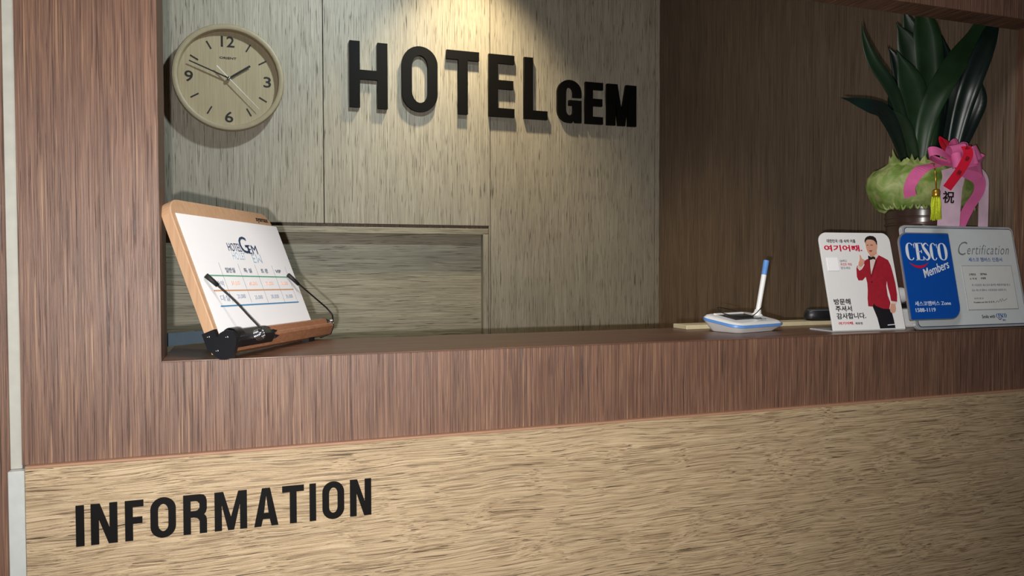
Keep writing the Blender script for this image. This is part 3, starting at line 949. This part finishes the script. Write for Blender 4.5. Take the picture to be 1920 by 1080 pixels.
FIG = [
    ('trousers', 'trousers', [(0.0873, 0.0402), (0.0906, 0.0456), (0.0925, 0.0424), (0.1004, 0.0386), (0.1209, 0.0351), (0.1236, 0.0364), (0.1255, 0.0281), (0.1267, 0.0162), (0.1271, 0.0016), (0.0949, 0.0016), (0.0928, 0.0206)]),
    ('neck', 'skin', [(0.0983, 0.1350), (0.1160, 0.1416), (0.1158, 0.1341), (0.1058, 0.1284), (0.1003, 0.1284)]),
    ('hand', 'skin', [(0.1265, 0.0450), (0.1356, 0.0435), (0.1354, 0.0352), (0.1333, 0.0307), (0.1302, 0.0284), (0.1254, 0.0277), (0.1226, 0.0300), (0.1219, 0.0346)]),
    ('jacket', 'jacket_red', [(0.1186, 0.1318), (0.1277, 0.1275), (0.1367, 0.1228), (0.1403, 0.1133), (0.1420, 0.1002), (0.1435, 0.0814), (0.1429, 0.0610), (0.1401, 0.0477), (0.1278, 0.0492), (0.1278, 0.0593), (0.1260, 0.0751), (0.1263, 0.0857), (0.1231, 0.0760), (0.1227, 0.0594), (0.1257, 0.0464), (0.1209, 0.0351), (0.1086, 0.0361), (0.1004, 0.0386), (0.0925, 0.0424), (0.0906, 0.0456), (0.0873, 0.0402), (0.0782, 0.0409), (0.0794, 0.0545), (0.0828, 0.0691), (0.0843, 0.0820), (0.0833, 0.0931), (0.0755, 0.0867), (0.0669, 0.0867), (0.0649, 0.0932), (0.0668, 0.1080), (0.0700, 0.1135), (0.0721, 0.1042), (0.0777, 0.1061), (0.0850, 0.1144), (0.0841, 0.1206), (0.0930, 0.1247), (0.0981, 0.1250), (0.0959, 0.1078), (0.0955, 0.0963), (0.0989, 0.1032), (0.1045, 0.1134), (0.1103, 0.1237)]),
    ('shirt', 'shirt', [(0.0955, 0.1288), (0.0997, 0.1256), (0.1160, 0.1350), (0.1186, 0.1318), (0.1103, 0.1237), (0.1045, 0.1134), (0.0989, 0.1032), (0.0955, 0.0963), (0.0959, 0.1078), (0.0978, 0.1237)]),
    ('lapel', 'jacket_dark', [(0.1103, 0.1237), (0.1131, 0.1209), (0.1038, 0.1060), (0.0945, 0.0911), (0.0955, 0.0963), (0.0989, 0.1032), (0.1045, 0.1134)]),
    ('lapel', 'jacket_dark', [(0.0981, 0.1250), (0.0955, 0.1209), (0.0947, 0.1041), (0.0945, 0.0911), (0.0955, 0.0963), (0.0959, 0.1078)]),
    ('cuff', 'shirt', [(0.0712, 0.1139), (0.0791, 0.1113), (0.0772, 0.1061), (0.0720, 0.1039), (0.0691, 0.1089)]),
    ('cuff', 'shirt', [(0.1281, 0.0493), (0.1392, 0.0477), (0.1368, 0.0437), (0.1265, 0.0450)]),
    ('hand', 'skin', [(0.0776, 0.1318), (0.0794, 0.1321), (0.0805, 0.1288), (0.0815, 0.1254), (0.0860, 0.1235), (0.0855, 0.1191), (0.0829, 0.1150), (0.0792, 0.1116), (0.0749, 0.1107), (0.0717, 0.1131), (0.0731, 0.1181), (0.0762, 0.1228), (0.0776, 0.1275)]),
    ('face', 'skin', [(0.0944, 0.1544), (0.0970, 0.1586), (0.1008, 0.1601), (0.1068, 0.1602), (0.1129, 0.1587), (0.1162, 0.1553), (0.1173, 0.1511), (0.1187, 0.1502), (0.1183, 0.1464), (0.1158, 0.1407), (0.1121, 0.1356), (0.1075, 0.1322), (0.1030, 0.1310), (0.0991, 0.1331), (0.0957, 0.1382), (0.0941, 0.1444)]),
    ('hair', 'ink', [(0.0937, 0.1576), (0.0960, 0.1623), (0.1001, 0.1654), (0.1059, 0.1670), (0.1136, 0.1663), (0.1182, 0.1629), (0.1196, 0.1568), (0.1187, 0.1502), (0.1171, 0.1511), (0.1162, 0.1553), (0.1129, 0.1587), (0.1068, 0.1602), (0.1001, 0.1601), (0.0964, 0.1582), (0.0942, 0.1538)]),
    ('bow_tie', 'ink', [(0.0958, 0.1310), (0.1013, 0.1280), (0.1060, 0.1295), (0.1097, 0.1280), (0.1096, 0.1235), (0.1051, 0.1250), (0.1004, 0.1235), (0.0951, 0.1232)]),
    ('eye', 'ink', [(0.0958, 0.1497), (0.0998, 0.1508), (0.1000, 0.1499), (0.0961, 0.1489)]),
    ('eye', 'ink', [(0.1042, 0.1508), (0.1094, 0.1502), (0.1089, 0.1493), (0.1042, 0.1498)]),
    ('mouth', 'skin_lip', [(0.0995, 0.1406), (0.1065, 0.1407), (0.1047, 0.1382), (0.1015, 0.1374), (0.0995, 0.1388)]),
    ('button', 'ink', [(0.0929, 0.0847), (0.0951, 0.0846), (0.0947, 0.0826), (0.0925, 0.0826)]),
    ('shoe_strip', 'print_white', [(0.1119, 0.0080), (0.1273, 0.0087), (0.1270, 0.0073), (0.1116, 0.0066)]),
]
fg = bpy.data.objects.new('printed_figure', None)
COL.objects.link(fg)
fg.parent = pst
fg.matrix_parent_inverse = WORLD_INV[pst.name]
WORLD_INV['printed_figure'] = Matrix.Identity(4)
for i, (nm, mt, poly) in enumerate(FIG):
    me = outline_mesh([poly], GF, 0.00005, 0.00012 + i * 0.00006)
    link(nm, me, mt, fg)

# ---------------------------------------------------------------- framed certificate with the blue plate
KF = Frame((1.1433, 0.0052, 1.1018), (1.0, 0.0, 0.0), (0.0, 0.1974, 0.9803))
cf = thing('certificate_plaque', (1.27, 0.02, ZT), 'silver framed certificate plaque with a blue plate leaning at the right of the counter', 'plaque')
CW, CH = 0.2688, 0.1849
prism('frame', KF, rounded(0, CW, 0, CH, 0.010, 6), -0.0060, 0.0, 'cert_frame', cf, 0.0010)
prism('frame_line', KF, rounded(0.0050, CW - 0.0045, 0.0042, CH - 0.0042, 0.007, 6), 0.0001, 0.0005, 'cert_line', cf)
prism('face', KF, rounded(0.0062, CW - 0.0057, 0.0054, CH - 0.0054, 0.0062, 6), 0.0003, 0.0009, 'cert_face', cf)
prism('support_leg', Frame(KF.o, KF.ex, KF.ez), [(0.10, 0.0), (0.17, 0.0), (0.17, 0.09), (0.10, 0.09)], -0.0085, -0.0061, 'plastic_black', cf)
CB = 0.0100
BLUE = rounded(-0.0205, 0.0965, 0.0150, 0.1690, 0.0240, 9, (0.12, 1.0, 0.12, 0.85))
prism('blue_plate_rim', KF, BLUE, 0.0060, 0.0092, 'cert_silver', cf, 0.0004)
BIN = rounded(-0.0185, 0.0950, 0.0170, 0.1672, 0.0225, 9, (0.12, 1.0, 0.12, 0.85))
bp_ = prism('blue_plate', KF, BIN, 0.0090, 0.0100, 'cert_blue', cf, 0.0003, label='glossy blue plate with white lettering')
for u, v in ((0.02, 0.05), (0.02, 0.13), (0.07, 0.05), (0.07, 0.13)):
    link('standoff', lathe_mesh(KF.p(u, v, 0.0009), KF.n, [(0.005, 0.0), (0.005, 0.0052), (0.0, 0.0052)], 16), 'silver', cf)


def stroke(name, frame, pts, widths, mat, parent, w):
    """flat brush stroke of changing width"""
    bm = bmesh.new()
    n = len(pts)
    rows = []
    for i in range(n):
        t = Vector(pts[min(i + 1, n - 1)]) - Vector(pts[max(i - 1, 0)])
        t.normalize()
        q = Vector((-t.y, t.x)) * widths[i] / 2
        p = Vector(pts[i])
        rows.append([bm.verts.new(frame.p(p.x + q.x, p.y + q.y, w)), bm.verts.new(frame.p(p.x - q.x, p.y - q.y, w)),
                     bm.verts.new(frame.p(p.x - q.x, p.y - q.y, w + 0.0003)), bm.verts.new(frame.p(p.x + q.x, p.y + q.y, w + 0.0003))])
    for i in range(n - 1):
        for k in range(4):
            bm.faces.new((rows[i][k], rows[i][(k + 1) % 4], rows[i + 1][(k + 1) % 4], rows[i + 1][k]))
    bm.faces.new(rows[0])
    bm.faces.new(rows[-1])
    return link(name, from_bm(bm), mat, parent)


def didone(ch, frame, u0, u1, v0, v1, mat, parent, w, k=1.0):
    """high-contrast serif capital made of brush strokes, one part per letter"""
    wd_, h = u1 - u0, v1 - v0
    cx, cy = (u0 + u1) / 2, (v0 + v1) / 2
    thick, thin = 0.0062 * k, 0.0011 * k
    sub = []
    if ch in 'CO':
        n = 40
        a0, a1 = (48, 312) if ch == 'C' else (0, 360)
        pts, ws = [], []
        for i in range(n + 1):
            a = math.radians(a0 + (a1 - a0) * i / n)
            pts.append((cx + (wd_ / 2 - thick / 2 * abs(math.cos(a))) * math.cos(a), cy + (h / 2 - thin / 2) * math.sin(a)))
            ws.append(thin + (thick - thin) * abs(math.cos(a)) ** 1.6 * (1 if (ch == 'O' or math.cos(a) < 0) else 0.35))
        sub.append((pts, ws))
        if ch == 'C':
            sub.append(([(u1 - 0.0008 * k, v1 - h * 0.06), (u1 - 0.0008 * k, v1 - h * 0.30)], [0.0020 * k, 0.0004 * k]))
    elif ch == 'E':
        x = u0 + wd_ * 0.30
        sub.append(([(x, v0), (x, v1)], [thick, thick]))
        for v in (v0 + thin / 2, v1 - thin / 2):
            sub.append(([(u0, v), (u1, v)], [thin, thin]))
        sub.append(([(x, cy), (u0 + wd_ * 0.8, cy)], [thin, thin]))
        sub.append(([(u1 - 0.0006, v0), (u1 - 0.0006, v0 + h * 0.24)], [0.0026 * k, 0.0004 * k]))
        sub.append(([(u1 - 0.0006, v1), (u1 - 0.0006, v1 - h * 0.24)], [0.0026 * k, 0.0004 * k]))
        sub.append(([(u0 + wd_ * 0.8, cy - h * 0.09), (u0 + wd_ * 0.8, cy + h * 0.09)], [0.0012 * k, 0.0012 * k]))
    elif ch == 'S':
        P = spline([(u1 - wd_ * 0.08, v1 - h * 0.16, 0), (cx + wd_ * 0.06, v1 - thin / 2, 0), (u0 + wd_ * 0.16, v1 - h * 0.20, 0), (cx, cy, 0), (u1 - wd_ * 0.16, v0 + h * 0.20, 0), (cx - wd_ * 0.06, v0 + thin / 2, 0), (u0 + wd_ * 0.06, v0 + h * 0.18, 0)], 7)
        n = len(P)
        sub.append(([(p.x, p.y) for p in P], [thin + (thick * 1.05 - thin) * math.sin(math.pi * i / (n - 1)) ** 3 for i in range(n)]))
    first = None
    for pts, ws in sub:
        if first is None:
            first = stroke('lettering', frame, pts, ws, mat, parent, w)
        else:
            tmp = stroke('lettering_tmp', frame, pts, ws, mat, parent, w)
            bm = bmesh.new()
            bm.from_mesh(first.data)
            bm.from_mesh(tmp.data)
            bm.to_mesh(first.data)
            bm.free()
            bpy.data.objects.remove(tmp)
    return first


for ch, u0, u1 in (('C', -0.0091, 0.0115), ('E', 0.0120, 0.0300), ('S', 0.0292, 0.0452), ('C', 0.0458, 0.0632), ('O', 0.0636, 0.0858)):
    didone(ch, KF, u0, u1, 0.1195, 0.1503, 'print_white', cf, CB + 0.0001)
SM = spline([(-0.0045, 0.1150, 0), (0.0060, 0.1095, 0), (0.0170, 0.1077, 0), (0.0280, 0.1098, 0), (0.0380, 0.1153, 0)], 8)
stroke('smile_mark', KF, [(p.x, p.y) for p in SM], [0.0004 + 0.0042 * math.sin(math.pi * i / (len(SM) - 1)) for i in range(len(SM))], 'sign_red', cf, CB + 0.0001)
text('lettering', 'Members', KF, (0.0250, 0.0890, 0.0880, 0.1035), 'print_white', cf, w=CB + 0.0001, shear=0.25, rot=math.radians(16.5), bold=0.006)
text('lettering', '세스코멤버스 Zone', KF, (-0.0063, 0.0748, 0.0399, 0.0479), 'print_white', cf, w=CB + 0.0001)
text('lettering', '1588-1119', KF, (-0.0067, 0.0376, 0.0294, 0.0361), 'print_white', cf, w=CB + 0.0001)
text('lettering', 'C', KF, (0.1225, 0.1480, 0.1310, 0.1557), 'cert_silver', cf, w=0.0010, shear=0.5, bold=-0.012)
text('lettering', 'ertification', KF, (0.1440, 0.2485, 0.1325, 0.1500), 'cert_silver', cf, w=0.0010, shear=0.5, bold=-0.008, spacing=1.15)
text('lettering', '세스코 멤버스 인증서', KF, (0.1443, 0.2270, 0.1191, 0.1267), 'cert_print_blue', cf, w=0.0010)
ins = prism('inset_plate', KF, [(0.1245, 0.0320), (0.2466, 0.0320), (0.2466, 0.1115), (0.1245, 0.1115)], 0.0008, 0.0016, 'cert_inset', cf, 0.0003)
for a, b in (((0.1245, 0.0320), (0.2466, 0.0320)), ((0.2466, 0.0320), (0.2466, 0.1115)), ((0.2466, 0.1115), (0.1245, 0.1115)), ((0.1245, 0.1115), (0.1245, 0.0320))):
    rule('border_line', KF, a, b, 0.0006, 'print_grey', ins, 0.0016)
for s, bx, mt in (('고객번호', (0.1383, 0.1554, 0.0934, 0.0974), 'ink'), ('387066', (0.1662, 0.1821, 0.0942, 0.0978), 'ink'), ('고 객 명', (0.1388, 0.1556, 0.0861, 0.0894), 'ink'),
                  ('호텔젬', (0.1658, 0.1777, 0.0867, 0.0902), 'ink'), ('위 사업장은 세스코의 철저한 해충관리를 받고', (0.1415, 0.2357, 0.0742, 0.0782), 'print_grey'),
                  ('있는 세스코 멤버스 사업장임을 인증합니다', (0.1395, 0.2239, 0.0650, 0.0688), 'print_grey'), ('2017년 1월 1일', (0.1419, 0.1640, 0.0506, 0.0536), 'print_grey'),
                  ('President and CEO 전 찬 혁', (0.1399, 0.1891, 0.0434, 0.0467), 'ink')):
    text('lettering', s, KF, bx, mt, ins, w=0.0016)
SC = spline([(0.1915, 0.0433, 0), (0.1978, 0.0471, 0), (0.1998, 0.0441, 0), (0.2052, 0.0500, 0), (0.2062, 0.0450, 0), (0.2108, 0.0509, 0), (0.2125, 0.0469, 0), (0.2221, 0.0507, 0)], 5)
stroke('signature', KF, [(p.x, p.y) for p in SC], [0.0006] * len(SC), 'print_grey', ins, 0.0017)
text('lettering', 'Smile with', KF, (0.1543, 0.1859, 0.0162, 0.0222), 'ink', cf, w=0.0010)
for ch, u0, u1 in (('C', 0.1889, 0.1940), ('E', 0.1938, 0.1990), ('S', 0.1985, 0.2035), ('C', 0.2033, 0.2085), ('O', 0.2083, 0.2143)):
    didone(ch, KF, u0, u1, 0.0164, 0.0238, 'cert_print_blue', cf, 0.0010, 0.26)
SM2 = spline([(0.1920, 0.0158, 0), (0.1967, 0.0132, 0), (0.2026, 0.0157, 0)], 6)
stroke('smile_mark', KF, [(p.x, p.y) for p in SM2], [0.0002 + 0.0010 * math.sin(math.pi * i / (len(SM2) - 1)) for i in range(len(SM2))], 'ink', cf, 0.0010)
text('lettering', '멤버스', KF, (0.2031, 0.2110, 0.0104, 0.0132), 'cert_print_blue', cf, w=0.0010)

# ---------------------------------------------------------------- potted plant with its wrapping
random.seed(4)
PX, PY = 1.292, 0.131
pp = thing('potted_plant', (PX, PY, ZT), 'tall strap-leaved plant in a green wrapped pot with a pink bow', 'plant')
pot = link('pot', lathe_mesh((PX, PY, ZT + 0.0003), (0, 0, 1), [(0.0, 0.0), (0.0540, 0.0), (0.0560, 0.004), (0.0590, 0.100), (0.0640, 0.180), (0.0665, 0.215), (0.0665, 0.240), (0.0620, 0.243), (0.0600, 0.225), (0.0, 0.220)], 48), 'pot_brown', pp)
smooth_by_angle(pot, 40)
for z in (0.190, 0.203, 0.216):
    link('pot_ring', lathe_mesh((PX, PY, ZT + z), (0, 0, 1), [(0.0645, -0.003), (0.0680, 0.0), (0.0645, 0.003)], 48), 'pot_brown', pp, smooth=True)


def wrap_mesh(prof, amp, seg=110, seed=0.0, freq=4.0, rx=0.90, ry=0.56):
    bm = bmesh.new()
    rings = []
    for j, (r, z, am, zz) in enumerate(prof):
        ring = []
        for k in range(seg):
            a = 2 * math.pi * k / seg
            nv = noise.noise(Vector((math.cos(a) * freq + seed, math.sin(a) * freq, z * 25)))
            nf = noise.noise(Vector((math.cos(a) * freq * 5 + seed, math.sin(a) * freq * 5, z * 30 + 7)))
            rr = r * (1 + am * nv + am * 0.5 * nf)
            x = PX + rr * math.cos(a) * rx
            x = min(x, W - 0.004)
            ring.append(bm.verts.new((x, PY - 0.004 + rr * math.sin(a) * ry, z + zz * (nf * 1.2 + nv))))
        rings.append(ring)
    for a, b in zip(rings[:-1], rings[1:]):
        for k in range(seg):
            bm.faces.new((a[k], a[(k + 1) % seg], b[(k + 1) % seg], b[k]))
    return from_bm(bm)


WR = [(0.088, 1.322, 0.10, 0.003), (0.100, 1.319, 0.10, 0.006), (0.116, 1.323, 0.10, 0.006), (0.128, 1.338, 0.06, 0.002), (0.136, 1.354, 0.03, 0.0), (0.1365, 1.364, 0.03, 0.0), (0.132, 1.376, 0.05, 0.001),
      (0.118, 1.388, 0.10, 0.002), (0.098, 1.397, 0.14, 0.004), (0.084, 1.404, 0.16, 0.008), (0.078, 1.414, 0.18, 0.014)]
smooth_by_angle(link('wrap', wrap_mesh(WR, 0.1), 'wrap_green', pp, label='pale green mesh wrapping with a ruffled edge'), 60)
# lower ruffle of curled net
rf = []
for k in range(150):
    a = math.pi + math.pi * k / 149
    rr = 0.101 + 0.010 * noise.noise(Vector((k * 0.21, 0, 0)))
    rf.append(Vector((PX + rr * math.cos(a), PY - 0.004 + rr * 0.60 * math.sin(a), 1.322 + 0.006 * math.sin(k * 0.9) + 0.004 * noise.noise(Vector((k * 0.4, 3, 0))))))
tube('net_hem', rf, 0.0022, 'wrap_green', pp, 5)

LEAVES = [
    ([(1.258, 0.12, 1.405), (1.194, 0.1, 1.504), (1.161, 0.09, 1.538), (1.124, 0.09, 1.577), (1.104, 0.09, 1.616), (1.098, 0.09, 1.645)], 0.024, 'leaf_green'),
    ([(1.235, 0.12, 1.405), (1.185, 0.1, 1.461), (1.149, 0.09, 1.488), (1.11, 0.08, 1.494), (1.072, 0.08, 1.501), (1.043, 0.08, 1.505)], 0.026, 'leaf_dark'),
    ([(1.28, 0.15, 1.405), (1.252, 0.15, 1.494), (1.249, 0.16, 1.54), (1.238, 0.16, 1.57)], 0.032, 'leaf_dark'),
    ([(1.274, 0.13, 1.405), (1.259, 0.12, 1.497), (1.224, 0.11, 1.563), (1.199, 0.11, 1.61)], 0.052, 'leaf_light'),
    ([(1.306, 0.15, 1.405), (1.308, 0.15, 1.513), (1.285, 0.15, 1.602), (1.26, 0.15, 1.648), (1.239, 0.15, 1.676)], 0.053, 'leaf_green'),
    ([(1.323, 0.16, 1.405), (1.338, 0.17, 1.54), (1.333, 0.18, 1.63), (1.305, 0.18, 1.682), (1.285, 0.18, 1.725)], 0.051, 'leaf_green'),
    ([(1.306, 0.14, 1.405), (1.301, 0.13, 1.55), (1.283, 0.12, 1.626), (1.272, 0.12, 1.681), (1.263, 0.12, 1.723)], 0.053, 'leaf_light'),
    ([(1.26, 0.11, 1.405), (1.261, 0.1, 1.477), (1.282, 0.092, 1.535), (1.326, 0.092, 1.594), (1.380, 0.097, 1.648), (1.404, 0.10, 1.70), (1.414, 0.10, 1.76)], 0.040, 'leaf_light'),
    ([(1.345, 0.12, 1.405), (1.346, 0.10, 1.49), (1.347, 0.08, 1.55), (1.365, 0.067, 1.615), (1.390, 0.066, 1.676), (1.404, 0.068, 1.76)], 0.036, 'leaf_dark'),
    ([(1.360, 0.15, 1.405), (1.379, 0.15, 1.527), (1.381, 0.15, 1.589), (1.36, 0.15, 1.641), (1.339, 0.15, 1.687)], 0.025, 'leaf_dark'),
    ([(1.355, 0.13, 1.405), (1.382, 0.12, 1.493), (1.390, 0.105, 1.539), (1.394, 0.1, 1.581)], 0.050, 'leaf_dark'),
    ([(1.345, 0.15, 1.405), (1.368, 0.15, 1.517), (1.375, 0.145, 1.575), (1.385, 0.14, 1.629)], 0.055, 'leaf_dark'),
    ([(1.33, 0.15, 1.405), (1.349, 0.16, 1.501), (1.362, 0.16, 1.561), (1.381, 0.16, 1.612)], 0.042, 'leaf_dark'),
    ([(1.285, 0.16, 1.405), (1.265, 0.17, 1.592), (1.25, 0.18, 1.641)], 0.020, 'leaf_dark'),
    ([(1.25, 0.11, 1.405), (1.205, 0.1, 1.47), (1.154, 0.1, 1.503)], 0.026, 'leaf_green'),
]
for i, (pts, wid, mt) in enumerate(LEAVES):
    P = spline(pts, 6)
    n = len(P)
    bm = bmesh.new()
    rows = []
    for j, p in enumerate(P):
        t = (P[min(j + 1, n - 1)] - P[max(j - 1, 0)]).normalized()
        view = Vector((-0.62, -0.78, 0)) if i % 3 else Vector((-0.35, -0.94, 0))
        side = t.cross(view).normalized()
        nrm = side.cross(t).normalized()
        s = j / (n - 1)
        wv = wid * (0.52 + 0.62 * math.sin(math.pi * min(1, s * 1.15)) ** 0.8) * (1 - max(0, (s - 0.55) / 0.45) ** 1.9) / 1.1
        wv = max(wv, 0.0006)
        xs = [p.x]
        row = [p - side * wv / 2 + nrm * wv * 0.12, p - side * wv / 4 + nrm * wv * 0.03, p - nrm * wv * 0.05, p + side * wv / 4 + nrm * wv * 0.03, p + side * wv / 2 + nrm * wv * 0.12]
        for v in row:
            v.x = min(v.x, W - 0.004)
        rows.append([bm.verts.new(v) for v in row])
    for a, b in zip(rows[:-1], rows[1:]):
        for k in range(4):
            bm.faces.new((a[k], a[k + 1], b[k + 1], b[k]))
    o = link('leaf', from_bm(bm), mt, pp, smooth=True)
    md = o.modifiers.new('thickness', 'SOLIDIFY')
    md.thickness = 0.0008

# ribbon bow
BC = Vector((1.256, 0.034, 1.393))


def bow_loop(tip, depth, roll, wd_, nm='bow_loop', mat='ribbon_pink'):
    tip = Vector(tip)
    out = tip - BC
    L_ = out.length
    out.normalize()
    side = out.cross(Vector((0, -1, 0))).normalized()
    front = Vector((0, -1, 0)) - out * Vector((0, -1, 0)).dot(out)
    front.normalize()
    d2 = front * math.cos(roll) + side * math.sin(roll)
    wdv = out.cross(d2).normalized()
    pts = []
    for k in range(29):
        a = 2 * math.pi * k / 28
        pts.append(BC + out * L_ * 0.5 * (1 - math.cos(a)) + d2 * depth * math.sin(a) * (0.35 + 0.65 * (0.5 - 0.5 * math.cos(a))))
    ws = [wd_ * (0.35 + 0.65 * math.sin(math.pi * k / 28) ** 0.6) for k in range(29)]
    return smooth_by_angle(link(nm, ribbon_mesh(pts, wdv, ws), mat, pp), 35)


for tip, dp, ro, wd_ in (((1.200, 0.035, 1.412), 0.012, 0.5, 0.020), ((1.246, 0.020, 1.424), 0.013, -0.3, 0.028), ((1.281, 0.030, 1.424), 0.013, 0.4, 0.026),
                         ((1.314, 0.035, 1.417), 0.014, -0.2, 0.026), ((1.327, 0.040, 1.402), 0.014, 0.5, 0.026), ((1.310, 0.025, 1.380), 0.013, -0.4, 0.026),
                         ((1.238, 0.010, 1.397), 0.011, 0.3, 0.026), ((1.276, 0.005, 1.402), 0.012, -0.5, 0.026), ((1.290, 0.060, 1.436), 0.010, 0.2, 0.020)):
    bow_loop(tip, dp, ro, wd_)
XD = Vector((1, -0.35, 0))
tl = spline([(1.2150, 0.032, 1.3900), (1.1720, 0.026, 1.3790), (1.1500, 0.024, 1.3600), (1.1450, 0.026, 1.3445), (1.1500, 0.028, 1.3310)], 6)
link('ribbon_tail', ribbon_mesh(tl, XD, 0.0200), 'ribbon_pink', pp)
tr = spline([(1.2750, 0.028, 1.3800), (1.3030, 0.024, 1.3660), (1.3120, 0.030, 1.3445), (1.3060, 0.044, 1.3176), (1.2960, 0.051, 1.2900), (1.290, 0.053, 1.274)], 6)
link('ribbon_tail', ribbon_mesh(tr, XD, 0.0200), 'ribbon_pink', pp)
s1p = spline([(1.2600, 0.040, 1.3880), (1.2640, 0.041, 1.3700), (1.2640, 0.046, 1.3460), (1.2625, 0.049, 1.2855), (1.2620, 0.050, 1.245)], 6)
link('streamer', ribbon_mesh(s1p, Vector((1, 0, 0)), 0.0530), 'ribbon_pale', pp)
s2p = spline([(1.3200, 0.044, 1.3840), (1.3420, 0.046, 1.3690), (1.3480, 0.049, 1.3460), (1.3500, 0.051, 1.2876), (1.3500, 0.052, 1.255)], 6)
link('streamer', ribbon_mesh(s2p, Vector((1, 0, 0)), 0.0240), 'ribbon_pale', pp)
ZF = Frame((0, 0.0478, 0), (1, 0, 0), (0, 0.05, 0.9987))
ZF = Frame((1.2445, 0.0476, 1.3240), (1, 0, 0), (0, -0.05, 0.9987))
text('lettering', '祝', ZF, (0.0, 0.0275, 0.0, 0.0220), 'ink', pp, bold=0.02, w=0.0012)
rp = spline([(1.2500, 0.006, 1.4200), (1.2490, 0.000, 1.4050), (1.2390, 0.004, 1.3810), (1.2280, 0.012, 1.3600), (1.2220, 0.018, 1.3470)], 6)
rt = link('red_tag', ribbon_mesh(rp, XD, 0.0170), 'ribbon_red', pp)
rd = Vector((-0.0170, 0.011, -0.0340)).normalized()
for c, k in (('祝', 0.10), ('發', 0.36), ('展', 0.62)):
    q = Vector(rp[int(k * (len(rp) - 1))])
    RF = Frame(q, (0.9, -0.2, -0.40), (0.42, -0.20, 0.88))
    text('lettering', c, RF, (-0.0040, 0.0040, -0.0040, 0.0040), 'ink', rt, w=0.0010)
bow_loop((1.275, 0.075, 1.446), 0.006, 0.0, 0.016, 'red_loop', 'ribbon_red')
# tassel
tube('tassel_cord', [(1.1995, 0.026, 1.3900), (1.1975, 0.020, 1.3700), (1.1975, 0.019, 1.3440)], 0.0011, 'gold', pp, 8)
ts = Vector((1.1977, 0.019, 0))
link('tassel_head', lathe_mesh((ts.x, ts.y, 1.3450), (0, 0, -1), [(0.0, 0.0), (0.0050, 0.0015), (0.0066, 0.0040), (0.0066, 0.0110), (0.0060, 0.0135), (0.0, 0.0140)], 20), 'gold', pp, smooth=True)
bm = bmesh.new()
for k in range(46):
    a = random.uniform(0, 6.283)
    r0, r1 = random.uniform(0.001, 0.0058), random.uniform(0.002, 0.0098)
    z1 = 1.2900 + random.uniform(0, 0.006)
    p0 = Vector((ts.x + r0 * math.cos(a), ts.y + r0 * math.sin(a), 1.3320))
    p2 = Vector((ts.x + r1 * math.cos(a), ts.y + r1 * math.sin(a) * 0.8, z1))
    p1 = p0.lerp(p2, 0.4) + Vector((math.cos(a), math.sin(a), 0)) * 0.0015
    tm = tube_mesh([p0, p1, p2], 0.0009, 5)
    bm.from_mesh(tm)
o = link('tassel_skirt', from_bm(bm), 'tassel_yellow', pp, smooth=True)
o['kind'] = 'stuff'
bpy.data.scenes.remove(TMP)
